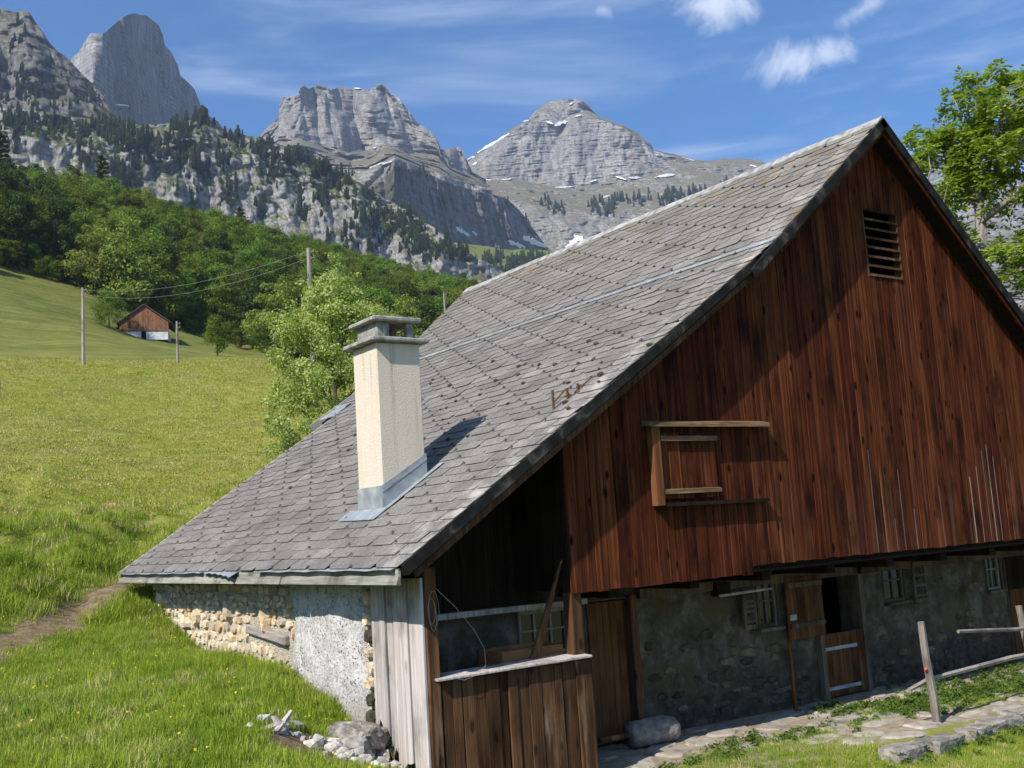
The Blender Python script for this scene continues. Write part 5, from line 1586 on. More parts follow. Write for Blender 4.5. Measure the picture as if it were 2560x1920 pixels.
# ------------------------------------------------------------------ vegetation
def leaf_mat(name, dark, light, trans=0.35, var=0.35, hue=0.03, spec=0.12, rough=0.6, cluster=0.35):
    m = MT(name, rough, spec)
    n = m.noise(None, cluster, 3.0, 0.5)
    n2 = m.noise(None, cluster * 9, 2.0, 0.5)
    c = m.mix(m.sm(m.math('ADD', m.math('MULTIPLY', n, 0.5), m.math('MULTIPLY', n2, 0.5)), 0.36, 0.64), dark, light)
    c = m.hsv(c, m.math('ADD', 0.5 - hue / 2, m.math('MULTIPLY', m.rnd(), hue)), 1.0, m.math('ADD', 1 - var / 2, m.math('MULTIPLY', m.rnd(), var)))
    m.col(c)
    tr = m.node('ShaderNodeBsdfTranslucent')
    m.set(tr.inputs['Color'], m.mix(1.0, c, (1.0, 1.1, 0.45), 'MULTIPLY'))
    mx = m.node('ShaderNodeMixShader')
    mx.inputs[0].default_value = trans
    m.t.links.new(m.b.outputs[0], mx.inputs[1]); m.t.links.new(tr.outputs[0], mx.inputs[2])
    m.t.links.new(mx.outputs[0], m.o.inputs[0])
    return m.m


M_LEAF = leaf_mat('beech_leaf', (0.095, 0.145, 0.018), (0.18, 0.235, 0.034), 0.4, 0.6, 0.05, spec=0.08)
M_LEAFPALE = leaf_mat('pale_spring_leaf', (0.16, 0.205, 0.034), (0.25, 0.295, 0.06), 0.4, 0.25, 0.03)
M_LEAFDARK = leaf_mat('dark_leaf', (0.035, 0.062, 0.010), (0.085, 0.12, 0.02), 0.3, 0.4)
M_LEAFPEAR = leaf_mat('glossy_pear_leaf', (0.24, 0.31, 0.055), (0.50, 0.55, 0.21), 0.4, 0.15, spec=0.2, rough=0.5, cluster=1.6)
M_LEAFASH = leaf_mat('ash_leaf', (0.18, 0.245, 0.03), (0.34, 0.41, 0.07), 0.45, 0.3, cluster=0.9)
M_SPRUCE = leaf_mat('spruce_needles', (0.042, 0.058, 0.028), (0.085, 0.105, 0.046), 0.1, 0.5)
M_BARK = plain('bark', [(0.3, (0.05, 0.042, 0.034)), (0.6, (0.13, 0.115, 0.095)), (0.8, (0.26, 0.24, 0.21))], 5.0, 0.95, 0.8, 0.03, stretch=(1, 1, 0.25))
M_BARKPALE = plain('pale_bark', [(0.3, (0.16, 0.14, 0.12)), (0.6, (0.32, 0.29, 0.26)), (0.8, (0.45, 0.42, 0.39))], 6.0, 0.95, 0.8, 0.03, stretch=(1, 1, 0.3))


def leaf_cloud(C, Rm, n, size, rng, droop=0.0, up=0.35, aspect=0.55, shell=0.5):
    """n leaf faces (diamonds) in ellipsoidal clumps; C centres (k,3), Rm radii (k,3); denser towards the surface"""
    k = len(C)
    vol = np.prod(Rm, 1) ** (2 / 3)
    w = rng.choice(k, n, p=vol / vol.sum())
    d = rng.normal(size=(n, 3)); d /= np.linalg.norm(d, axis=1)[:, None]
    r = shell + (1 - shell) * rng.random(n) ** 0.6
    r = r * (1 + 0.18 * rng.normal(size=n))
    P = C[w] + d * Rm[w] * r[:, None]
    nrm = d * 0.8 + rng.normal(size=(n, 3)) * 0.55 + np.array([0, 0, up])
    nrm /= np.linalg.norm(nrm, axis=1)[:, None]
    a = np.cross(nrm, rng.normal(size=(n, 3))); a /= np.linalg.norm(a, axis=1)[:, None]
    a[:, 2] -= droop; a /= np.linalg.norm(a, axis=1)[:, None]
    b = np.cross(nrm, a); b /= np.linalg.norm(b, axis=1)[:, None]
    s = size * rng.uniform(0.6, 1.35, n)[:, None]
    V = np.stack([P - a * s, P + b * s * aspect, P + a * s, P - b * s * aspect], 1).reshape(-1, 3)
    F = np.arange(4 * n).reshape(n, 4)
    return V, F


def crown_clumps(H, rx, rz, zc, n, rng, rc):
    """clump centres spread through an uneven crown"""
    d = rng.normal(size=(n, 3)); d /= np.linalg.norm(d, axis=1)[:, None]
    r = rng.random(n) ** 0.42
    C = d * r[:, None] * np.array([rx, rx, rz])
    lean = 1 - 0.32 * np.clip(C[:, 2] / rz, -0.5, 1)
    C[:, 0] *= lean; C[:, 1] *= lean
    C[:, 2] += zc
    R = (rc * rng.uniform(0.6, 1.35, n))[:, None] * np.array([1, 1, 0.72])
    return C, R


def tree_meshes(name, H, rx, nclump, nleaf, lsize, seed, mleaf, mbark, trunk_r, zc=0.54, rzf=0.47, rc=0.30, limbs=7, trunk_top=0.75):
    rng = np.random.default_rng(seed)
    C, R = crown_clumps(H, rx * 0.78, H * rzf * 0.86, H * zc, nclump, rng, rx * rc)
    V, F = leaf_cloud(C, R, nleaf, lsize, rng)
    crown = np_mesh('crown', V, F, mleaf)
    mb = MB()
    bend = rng.normal(size=2) * H * 0.02
    pts = [(bend[0] * t * t, bend[1] * t * t, H * trunk_top * t - 0.3 * (t == 0)) for t in np.linspace(0, 1, 5)]
    mb.tube(pts, [trunk_r * (1.25 if t == 0 else 1 - 0.8 * t) for t in np.linspace(0, 1, 5)], 6)
    for k in range(limbs):
        j = int(rng.integers(nclump)); e = C[j]
        t0 = rng.uniform(0.35, 0.85); z0 = H * trunk_top * t0
        s0 = np.array([bend[0] * t0 * t0, bend[1] * t0 * t0, z0])
        if e[2] < z0:
            e = e + np.array([0, 0, (z0 - e[2]) * 0.9])
        mid = (s0 + e) / 2 + np.array([0, 0, H * 0.02])
        mb.tube([s0, mid, e], [trunk_r * 0.45, trunk_r * 0.28, trunk_r * 0.08], 5)
    trunk = mk_mesh('trunk', mb.v, mb.f, mbark)
    return trunk, crown


def plant_tree(name, meshes, loc, label, group=None, scale=1.0, rz=0.0, cat='tree'):
    o = thing(name, loc, label, cat, group, rz)
    o.scale = (scale, scale, scale)
    for nm, me in zip(('trunk', 'crown'), meshes):
        c = bpy.data.objects.new(nm, me); link(c); c.parent = o
    return o


GN = {}


def scatter(name, pts, rotz, scl, idx_, sources, label, cat=None, tilt=None):
    """stuff: instances of the source meshes on points, one object"""
    key = tuple(me.name for me in sources)
    if key not in GN:
        coll = bpy.data.collections.new('source_' + name)
        for i, s_ in enumerate(sources):
            o = bpy.data.objects.new('s%02d_%s' % (i, name), s_)
            coll.objects.link(o)
        ng = bpy.data.node_groups.new('scatter_' + name, 'GeometryNodeTree')
        ng.interface.new_socket('Geometry', in_out='INPUT', socket_type='NodeSocketGeometry')
        ng.interface.new_socket('Geometry', in_out='OUTPUT', socket_type='NodeSocketGeometry')
        N_ = ng.nodes; Lk = ng.links
        gi = N_.new('NodeGroupInput'); go = N_.new('NodeGroupOutput')
        iop = N_.new('GeometryNodeInstanceOnPoints'); iop.inputs['Pick Instance'].default_value = True
        ci = N_.new('GeometryNodeCollectionInfo'); ci.inputs['Collection'].default_value = coll
        ci.inputs['Separate Children'].default_value = True; ci.inputs['Reset Children'].default_value = True
        def na(nm, ty):
            q = N_.new('GeometryNodeInputNamedAttribute'); q.data_type = ty; q.inputs['Name'].default_value = nm
            return q.outputs['Attribute']
        Lk.new(gi.outputs[0], iop.inputs['Points']); Lk.new(ci.outputs[0], iop.inputs['Instance'])
        Lk.new(na('pick', 'INT'), iop.inputs['Instance Index'])
        Lk.new(na('rot', 'FLOAT_VECTOR'), iop.inputs['Rotation'])
        Lk.new(na('scl', 'FLOAT_VECTOR'), iop.inputs['Scale'])
        Lk.new(iop.outputs[0], go.inputs[0])
        GN[key] = ng
    n = len(pts)
    me = bpy.data.meshes.new(name)
    me.vertices.add(n); me.vertices.foreach_set('co', np.asarray(pts, np.float32).ravel())
    a = me.attributes.new('pick', 'INT', 'POINT'); a.data.foreach_set('value', np.asarray(idx_, np.int32))
    R = np.zeros((n, 3), np.float32); R[:, 2] = rotz
    if tilt is not None:
        R[:, :2] = tilt
    a = me.attributes.new('rot', 'FLOAT_VECTOR', 'POINT'); a.data.foreach_set('vector', R.ravel())
    S_ = np.asarray(scl, np.float32)
    if S_.ndim == 1:
        S_ = np.repeat(S_[:, None], 3, 1)
    a = me.attributes.new('scl', 'FLOAT_VECTOR', 'POINT'); a.data.foreach_set('vector', S_.ravel())
    o = put(name, me, label=label, cat=cat, kind='stuff')
    md = o.modifiers.new('scatter', 'NODES'); md.node_group = GN[key]
    return o


# broadleaf trees of the wood
KINDS = [tree_meshes('wood_tree', 17, 5.2, 44, 5200, 0.27, 100 + k, M_LEAF, M_BARK, 0.26) for k in range(4)]
KPALE = [tree_meshes('pale_tree', 17, 5.6, 46, 5600, 0.27, 200 + k, M_LEAFPALE, M_BARK, 0.26) for k in range(2)]
KDARK = [tree_meshes('dark_tree', 18, 4.6, 44, 5200, 0.27, 300 + k, M_LEAFDARK, M_BARK, 0.28) for k in range(2)]


def joined(tr, cr, name):
    me = cr.copy(); me.name = name
    bm = bmesh.new(); bm.from_mesh(cr); bm.from_mesh(tr); 
    nf = len(cr.polygons)
    bm.faces.ensure_lookup_table()
    for f in bm.faces[nf:]:
        f.material_index = 1
    bm.to_mesh(me); bm.free()
    me.materials.append(tr.materials[0])
    return me


def spruce_mesh(name, H, r, seed, levels=13, per=9):
    rng = np.random.default_rng(seed)
    V, F = [], []
    for l in range(levels):
        t = l / (levels - 1)
        z = H * (0.10 + 0.88 * t); rad = r * (1 - t) ** 0.85 + 0.06 * r
        for k in range(per):
            a = 2 * math.pi * (k + rng.random()) / per
            rr_ = rad * rng.uniform(0.7, 1.2); w = rad * 0.42 + 0.1
            dx, dy = math.cos(a), math.sin(a)
            b = len(V)
            dz = H / levels
            V += [(0, 0, z + dz * 0.9), (dx * rr_ * 0.6 - dy * w, dy * rr_ * 0.6 + dx * w, z - dz * 0.1), (dx * rr_, dy * rr_, z - dz * 0.55), (dx * rr_ * 0.6 + dy * w, dy * rr_ * 0.6 - dx * w, z - dz * 0.1)]
            F.append((b, b + 1, b + 2, b + 3))
    me = np_mesh(name, np.array(V), np.array(F), M_SPRUCE)
    return me


SPR = [spruce_mesh('spruce', 1.0, 0.125 + 0.025 * k, 400 + k) for k in range(4)]
JW = [joined(*k_, 'wood_tree_%d' % i) for i, k_ in enumerate(KINDS + KPALE + KDARK)]

# the wood: front trees one by one, the rest as one mass
rw = np.random.default_rng(5)
cand = []
front = [(-60, 560), (0, 580), (60, 592), (140, 612), (200, 648), (260, 672), (320, 690), (400, 712), (470, 730), (540, 752), (620, 770), (760, 785), (900, 790), (1100, 800)]
fx = [p[0] for p in front]; fd = [226, 232, 236, 241, 240, 238, 236, 236, 242, 236, 228, 236, 240, 250]
tries = 0
pos_ = []
while len(cand) < 640 and tries < 40000:
    tries += 1
    dx = rw.uniform(-120, 1180)
    d0 = np.interp(dx, fx, fd)
    d1 = np.interp(dx, [-120, 300, 700, 1180], [420, 440, 450, 470])
    r = d0 + (d1 - d0) * rw.random() ** 0.85 + 4
    dd = D_dir(dx, 700)
    p = (dd[0] * r, dd[1] * r)
    if pos_ and min((p[0] - q[0]) ** 2 + (p[1] - q[1]) ** 2 for q in pos_) < 6.2 ** 2:
        continue
    pos_.append(p); cand.append((dx, r - d0, p))
zz = gz([c_[2][0] for c_ in cand], [c_[2][1] for c_ in cand])
order = sorted(range(len(cand)), key=lambda i: cand[i][1])
mass_p, mass_i, mass_s = [], [], []
for rank, i in enumerate(order):
    dx, dep, p = cand[i]
    s_ = float(rw.uniform(0.78, 1.1)) * (0.88 if dep > 120 else 1.0)
    left_dark = dx < 130
    u = rw.random()
    if left_dark:
        kind = 'dark' if u < 0.65 else 'mid'
    else:
        kind = 'pale' if u < 0.2 else ('dark' if u < 0.3 else 'mid')
    if rank < 130 and -40 < dx < 1060:
        k_ = {'mid': KINDS, 'pale': KPALE, 'dark': KDARK}[kind]
        lab = {'mid': 'mid-green broadleaf tree packed into the wood behind the small barn', 'pale': 'pale yellow-green broadleaf tree packed into the wood behind the small barn', 'dark': 'dark green broadleaf tree packed into the wood behind the small barn'}[kind]
        plant_tree('broadleaf_tree', k_[int(rw.integers(len(k_)))], (p[0], p[1], zz[i] - 0.3), lab, {'mid': 'mid-green trees along the edge of the wood', 'pale': 'pale trees along the edge of the wood', 'dark': 'dark trees along the edge of the wood'}[kind], s_, float(rw.uniform(0, 6.28)))
    else:
        mass_p.append((p[0], p[1], zz[i] - 0.3)); mass_s.append(s_)
        mass_i.append(int({'mid': rw.integers(0, 4), 'pale': rw.integers(4, 6), 'dark': rw.integers(6, 8)}[kind]))
scatter('wood', mass_p, rw.uniform(0, 6.28, len(mass_p)), mass_s, mass_i, JW, 'dense green broadleaf wood covering the hillside below the crags', 'wood')
# bushes along its foot, closing the edge
und_p, und_s = [], []
for k in range(330):
    dx = rw.uniform(-120, 1150); d0 = np.interp(dx, fx, fd) + rw.uniform(-3, 14)
    dd = D_dir(dx, 700); und_p.append([dd[0] * d0, dd[1] * d0, 0]); und_s.append(rw.uniform(0.22, 0.42))
und_p = np.array(und_p); und_p[:, 2] = gz(und_p[:, 0], und_p[:, 1]) - 0.4
scatter('undergrowth', und_p, rw.uniform(0, 6.28, len(und_p)), und_s, rw.choice([0, 1, 2, 3, 6, 7], len(und_p)), JW, 'low shrubs filling the foot of the wood', 'shrubs')

KBUSH = [tree_meshes('round_tree', 10, 4.3, 40, 5200, 0.17, 700 + k, M_LEAF, M_BARK, 0.18, zc=0.53, rzf=0.47) for k in range(2)]
for dx, dy, r, s_, me_, lab in [(272, 655, 234, 1.5, KPALE[0], 'largest pale green rounded tree standing forward of the wood'), (205, 640, 238, 1.2, KPALE[1], 'pale green tree at the left end of the pale group by the meadow'), (352, 690, 236, 1.2, KINDS[3], 'broad green tree rising directly behind the small barn'),
                                (590, 650, 222, 1.2, KPALE[1], 'tall feathery grey-green tree at the right front of the wood'),
                                (236, 718, 203, 0.78, KBUSH[0], 'green tree standing against the left end of the small barn'), (470, 778, 150, 0.62, KBUSH[1], 'small lone dark green tree out on the pasture'),
                                (80, 600, 236, 0.4, KBUSH[0], 'low pale bush at the meadow brow by the dark wood')]:
    p = at(dx, dy, r)
    plant_tree('broadleaf_tree', me_, (p[0], p[1], gz1(p[0], p[1]) - (0.2 if me_ in KBUSH else 3.2)), lab, None, s_, 1.0)

# conifers on the crags, by zones (print centre x, y, half width, half height, count)
cp, cs, ci_, cr_ = [], [], [], []


def conifers(sheet, zones, h0, h1):
    for zx, zy, hw, hh, n in zones:
        for _ in range(int(n * 0.85)):
            x, y = zx + rw.normal() * hw * 0.62, zy + rw.normal() * hh * 0.55
            if not sheet.inside(x, y):
                continue
            p = sheet.pt(x, y)
            cp.append((p[0], p[1], p[2] - 2)); cs.append(h0 * 0.7 + (h1 - h0 * 0.7) * rw.random() ** 1.3); ci_.append(int(rw.integers(4))); cr_.append(rw.uniform(0, 6.28))


conifers(crag, [(30, 265, 45, 45, 75), (110, 275, 45, 26, 45), (215, 285, 55, 24, 80), (262, 305, 26, 26, 60), (300, 300, 30, 24, 45), (395, 275, 26, 18, 45), (440, 262, 30, 12, 60), (330, 340, 40, 26, 40), (390, 330, 36, 28, 75), (420, 352, 32, 26, 45),
                (250, 372, 14, 30, 26), (270, 395, 10, 22, 16), (180, 330, 24, 26, 26), (520, 300, 24, 14, 22), (570, 318, 20, 14, 22), (640, 345, 36, 16, 60), (690, 368, 30, 18, 60), (600, 370, 16, 28, 26), (560, 350, 14, 24, 20), (740, 390, 20, 20, 30),
                (700, 430, 20, 40, 30), (650, 450, 14, 40, 22), (780, 450, 22, 40, 34), (820, 480, 24, 36, 50), (870, 490, 30, 28, 60), (760, 520, 40, 36, 40), (900, 520, 40, 26, 55), (960, 545, 36, 22, 55), (500, 420, 14, 40, 20), (480, 350, 16, 24, 16), (560, 460, 16, 40, 18), (400, 420, 40, 30, 12)], 8, 17)
conifers(ridge, [(20, 190, 34, 50, 45), (70, 200, 30, 40, 40), (40, 90, 30, 40, 10), (150, 200, 40, 30, 22), (200, 215, 26, 20, 16), (120, 150, 24, 24, 10)], 9, 17)
conifers(peak_right, [(1290, 448, 16, 14, 22), (1315, 452, 18, 14, 26), (1345, 430, 12, 10, 12), (1380, 436, 20, 12, 28), (1450, 430, 24, 16, 46), (1500, 420, 16, 12, 20), (1180, 440, 14, 14, 16), (1210, 455, 12, 14, 14), (1560, 405, 20, 10, 12)], 14, 26)
conifers(cliffs, [(1090, 440, 16, 14, 14), (1140, 480, 10, 24, 14), (860, 372, 12, 10, 9), (910, 376, 10, 8, 7), (1030, 430, 14, 14, 10)], 12, 20)
conifers(peak_mid, [(640, 372, 40, 12, 16), (760, 372, 14, 10, 9)], 10, 18)
conifers(valley, [(960, 560, 26, 16, 40), (1000, 570, 26, 16, 50), (1060, 562, 24, 12, 40), (1110, 572, 20, 14, 34), (1150, 566, 26, 14, 46), (1080, 590, 50, 14, 60), (1180, 590, 40, 20, 50)], 12, 20)
scatter('conifer_stands', cp, cr_, cs, ci_, SPR, 'dark spruces clinging to the crags and ledges below the peaks', 'conifers')
bp, bs, bi = [], [], []
for zx, zy, hw, hh, n in [(110, 300, 60, 24, 16), (215, 322, 20, 10, 5), (300, 330, 60, 20, 14), (200, 345, 30, 20, 8), (400, 300, 50, 30, 14), (700, 400, 60, 40, 20), (850, 500, 70, 40, 30), (600, 420, 60, 40, 14), (520, 330, 40, 20, 8), (960, 550, 50, 24, 20), (500, 400, 60, 40, 12)]:
    for _ in range(n):
        x, y = zx + rw.normal() * hw * 0.6, zy + rw.normal() * hh * 0.6
        if crag.inside(x, y):
            p = crag.pt(x, y); bp.append((p[0], p[1], p[2] - 1)); bs.append(rw.uniform(0.3, 0.6)); bi.append(int(rw.choice([0, 1, 2, 3, 5])))
scatter('crag_scrub', bp, rw.uniform(0, 6.28, len(bp)), bs, bi, JW, 'scattered green scrub on the crags above the wood', 'scrub')
for dx, r, h in [(222, 432, 24), (520, 446, 20), (2, 400, 24), (742, 452, 15)]:
    dd = D_dir(dx, 500); p = dd * r
    o = thing('spruce_tree', (p[0], p[1], gz1(p[0], p[1])), {222: 'dark pointed spruce rising from the wood skyline left of its middle', 520: 'pointed dark spruce on the wood skyline right of its middle', 2: 'dark spruce at the far left edge of the wood', 742: 'small brownish conifer at the lower right of the wood skyline'}[dx], 'tree')
    o.scale = (h, h, h)
    c = bpy.data.objects.new('crown', SPR[1]); link(c); c.parent = o
    c = bpy.data.objects.new('trunk', mk_mesh('trunk', *(lambda q: (q.v, q.f))(MB().tube([(0, 0, -0.05), (0, 0, 0.5)], [0.02, 0.008], 5)), M_BARK)); link(c); c.parent = o

# ------------------------------------------------------------------ small barn on the pasture
pb = at(312, 725, 207.0)
rzb = -math.radians(15.6) - 0.10
sb = thing('field_barn', (pb[0], pb[1], gz1(pb[0], pb[1]) - 0.2), 'small brown barn with white stone base out on the far pasture', 'barn', rz=rzb)
M_FARWOOD = wood('sun_bleached_boards', (0.115, 0.05, 0.028), (0.22, 0.105, 0.06), (0.33, 0.19, 0.12), (3.5, 3.5, 0.2), var=0.3)
M_WHITEWASH = plain('whitewash', [(0.3, (0.44, 0.43, 0.43)), (0.7, (0.68, 0.67, 0.66))], 1.5, 0.9, 0.3, 0.03)
M_FARROOF = plain('dark_shingles', [(0.3, (0.055, 0.048, 0.045)), (0.7, (0.12, 0.105, 0.10))], 1.5, 0.9, 0.3, 0.03)
wall = MB().box(-4.2, -0.6, 0, 9, 0, 1.75).box(0.3, 4.2, 0, 9, 0, 1.75).box(-0.6, 0.3, 0.3, 9, 0, 1.75).build('stone_base', M_WHITEWASH, sb, loc=(0, 0, 0))
gb = MB().prism([(-4.35, -0.12, 1.7), (4.35, -0.12, 1.7), (4.35, -0.12, 3.4), (0, -0.12, 6.6), (-4.35, -0.12, 3.4)], (0, 0.1, 0)).build('gable_wall', M_DARKWOOD, sb, loc=(0, 0, 0))
x = -4.35
while x < 4.34:
    w = min(0.29, 4.35 - x)
    zt = lambda q: 6.6 - abs(q) * 3.2 / 4.35
    MB().hexa([(x, -0.16, 1.68), (x + w - .02, -0.16, 1.68), (x + w - .02, -0.125, 1.68), (x, -0.125, 1.68), (x, -0.16, zt(x)), (x + w - .02, -0.16, zt(x + w)), (x + w - .02, -0.125, zt(x + w)), (x, -0.125, zt(x))]).build('plank', M_FARWOOD, gb, loc=(0, 0, 0))
    x += w
for sg in (-1, 1):
    MB().hexa([(sg * 4.9, -0.55, 3.02), (0, -0.55, 6.62), (0, 9.4, 6.62), (sg * 4.9, 9.4, 3.02), (sg * 4.9, -0.55, 3.2), (0, -0.55, 6.80), (0, 9.4, 6.80), (sg * 4.9, 9.4, 3.2)]).build('roof', M_FARROOF, sb, loc=(0, 0, 0))
MB().box(-0.55, 0.25, 0.24, 0.29, 0.0, 1.7).build('door', M_DARKWOOD, sb, loc=(0, 0, 0))
lean = MB().box(-6.6, -4.4, 0.6, 4.0, 0, 1.9).build('annexe', M_WHITEWASH, sb, loc=(0, 0, 0))
MB().hexa([(-6.9, 0.3, 1.9), (-4.37, 0.3, 2.7), (-4.37, 4.2, 2.7), (-6.9, 4.2, 1.9), (-6.9, 0.3, 2.02), (-4.37, 0.3, 2.82), (-4.37, 4.2, 2.82), (-6.9, 4.2, 2.02)]).build('annexe_roof', M_FARROOF, lean, loc=(0, 0, 0))

# ------------------------------------------------------------------ poles and wires
M_POLE = wood('grey_pole_wood', (0.15, 0.125, 0.10), (0.28, 0.245, 0.21), (0.42, 0.38, 0.34), (20, 20, 0.5))


def pole(dx, dyb, dyt, r, rad, lab):
    b = at(dx, dyb, r); zb = gz1(b[0], b[1]); zt = D_dir(dx, dyt)[2] * r
    t = thing('utility_pole', (b[0], b[1], zb), lab, 'pole', 'wooden line poles on the meadow')
    MB().tube([(0, 0, -0.4), (0, 0, (zt - zb) * 0.5), (0.0, 0, zt - zb)], [rad * 1.15, rad, rad * 0.85], 7).build('shaft', M_POLE, t, loc=(0, 0, 0))
    for k in range(2):
        MB().tube([(0.06, -rad, zt - zb - 0.25 - 0.35 * k), (0.22, -rad - 0.05, zt - zb - 0.22 - 0.35 * k), (0.22, -rad - 0.05, zt - zb - 0.08 - 0.35 * k)], 0.035, 5).build('insulator', M_CREAMPAINT, t, loc=(0, 0, 0))
    return np.array([b[0], b[1], zt])


tA = pole(180, 790, 622, 96, 0.14, 'thin wooden pole at the left on the meadow brow')
tB = pole(384, 792, 694, 97, 0.11, 'shorter thin pole in front of the small barn')
tC = pole(678, 850, 536, 58, 0.13, 'tall wooden pole behind the leafy tree')
tD = pole(966, 760, 632, 120, 0.13, 'thin distant pole seen just above the roof')
tL = at(-260, 600, 150.0)


def wire(a, b, sag, dz, lab, rad=0.007):
    a = a - np.array([0, 0, dz]); b = b - np.array([0, 0, dz])
    pts = [a + (b - a) * t - np.array([0, 0, sag * 4 * t * (1 - t)]) for t in np.linspace(0, 1, 13)]
    MB().tube(pts, rad, 4).build('overhead_wire', M_WIRE, label=lab, cat='wire')


wire(tA, tC, 0.9, 0.15, 'upper thin wire strung from the left pole to the tall pole')
wire(tA, tC, 1.1, 0.55, 'lower thin wire strung from the left pole to the tall pole')
wire(tC, tD, 1.0, 0.2, 'thin wire running from the tall pole to the distant pole')
st = at(605, 850, 55.0); st[2] = gz1(st[0], st[1])
MB().tube([tC - np.array([0, 0, 1.2]), st], 0.016, 4).build('guy_wire', M_IRON, label='slanting guy wire from the tall pole down to the meadow', cat='wire')
fp = at(-2, 786, 70.0); 
MB().tube([(fp[0], fp[1], gz1(fp[0], fp[1]) - 0.2), (fp[0] + 0.02, fp[1], gz1(fp[0], fp[1]) + 1.0)], 0.07, 6).build('fence_post', M_POLE, label='short dark post cut by the left picture edge', cat='post')

# ------------------------------------------------------------------ leafy tree behind the roof
def branch_tree(base, H, seed, spread, nb, trunk_r, mbark, up=0.55, first=0.15, levels=3, kink=0.12, blen=0.52):
    """returns branch mesh data and list of twig tips"""
    rng = np.random.default_rng(seed)
    mb = MB(); tips = []
    def grow(p, d, L, r, lev):
        n = 4; pts = [p]; q = p.copy(); dd = d.copy(); rads = [r]
        for i in range(n):
            dd = dd + rng.normal(size=3) * kink + np.array([0, 0, 0.06])
            dd /= np.linalg.norm(dd)
            q = q + dd * L / n
            pts.append(q); rads.append(r * (1 - 0.7 * (i + 1) / n))
        mb.tube(pts, rads, 6 if lev == 0 else 4, cap=lev == 0)
        if lev >= levels:
            tips.append((pts[-1], dd)); tips.append((pts[-2], dd))
            return
        k = nb[lev]
        for j in range(k):
            t = first + (1 - first) * (j + rng.random()) / k if lev == 0 else 0.25 + 0.75 * (j + rng.random()) / k
            i = min(int(t * n), n - 1); f = t * n - i
            s0 = pts[i] * (1 - f) + pts[i + 1] * f
            a = rng.uniform(0, 2 * math.pi)
            side = np.cross(dd, [math.cos(a), math.sin(a), 0.3]); side /= np.linalg.norm(side)
            nd = side * spread + dd * up * (0.6 + t * 0.6) + np.array([0, 0, 0.15]); nd /= np.linalg.norm(nd)
            grow(s0, nd, L * (blen if lev == 0 else 0.52) * rng.uniform(0.8, 1.2) * (1.15 - 0.45 * t if lev == 0 else 1), r * (1 - 0.6 * t) * 0.5, lev + 1)
        tips.append((pts[-1], dd))
    grow(np.array(base, float), np.array([0, 0, 1.0]), H, trunk_r, 0)
    return mb, tips


pt_ = at(742, 1000, 30.0)
zb = gz1(pt_[0], pt_[1])
ztop = D_dir(700, 600)[2] * 30.0
Hh = ztop - zb
pear = thing('leafy_tree', (pt_[0], pt_[1], zb), 'bright leafy young tree growing just behind the chimney and roof edge', 'tree')
mb, tips = branch_tree((0, 0, -0.2), Hh * 0.90, 12, 1.0, (12, 5, 3), 0.09, M_BARK, up=0.8, first=0.12, blen=0.36)
mb.build('trunk', M_BARK, pear, loc=(0, 0, 0))
rp = np.random.default_rng(9)
ZP, RP = [0, 0.12, 0.28, 0.45, 0.62, 0.8, 0.92, 1.0], [1.0, 1.7, 2.15, 2.25, 1.95, 1.4, 0.9, 0.25]
ncl = 150
tt = rp.uniform(0.06, 0.985, ncl) ** 0.92; aa = rp.uniform(0, 6.28, ncl)
ll = np.interp(tt, ZP, RP) * (0.25 + 0.72 * rp.random(ncl) ** 0.5)
C2 = np.stack([np.cos(aa) * ll, np.sin(aa) * ll, tt * Hh], -1)
R2 = (rp.uniform(0.20, 0.46, ncl))[:, None] * np.array([1, 1, 0.8])
V, F = leaf_cloud(C2, R2, 46000, 0.040, rp, up=0.35, aspect=0.62, shell=0.35)
T = np.array([t_[0] for t_ in tips])
V2, F2 = leaf_cloud(T, np.full((len(T), 3), 0.16), 5000, 0.045, rp, up=0.3, aspect=0.6, shell=0.2)
put('crown', np_mesh('crown', np.concatenate([V, V2]), np.concatenate([F, F2 + len(V)]), M_LEAFPEAR), pear, (0, 0, 0))

# slender pale tree farther back
p = at(876, 720, 150.0)
sl = tree_meshes('slender', 14, 3.4, 30, 2200, 0.24, 77, M_LEAFPALE, M_BARKPALE, 0.16, zc=0.62, rzf=0.36, rc=0.26, limbs=10)
plant_tree('slender_tree', sl, (p[0], p[1], gz1(p[0], p[1]) - 1.0), 'slender pale-stemmed tree seen above the chimney top', None, 0.95)

# ash tree behind the right-hand end of the barn
AD = 27.0
pa_ = at(2128, 640, AD); zb = -2.6
ash = thing('ash_tree', (pa_[0], pa_[1], zb), 'tall ash tree with tufted leaves beyond the right slope of the barn', 'tree')
ra = np.random.default_rng(15)
B0 = np.array([pa_[0], pa_[1], zb])


def ap(dx, dy, dd_=0.0):
    return at(dx, dy, AD + dd_) - B0


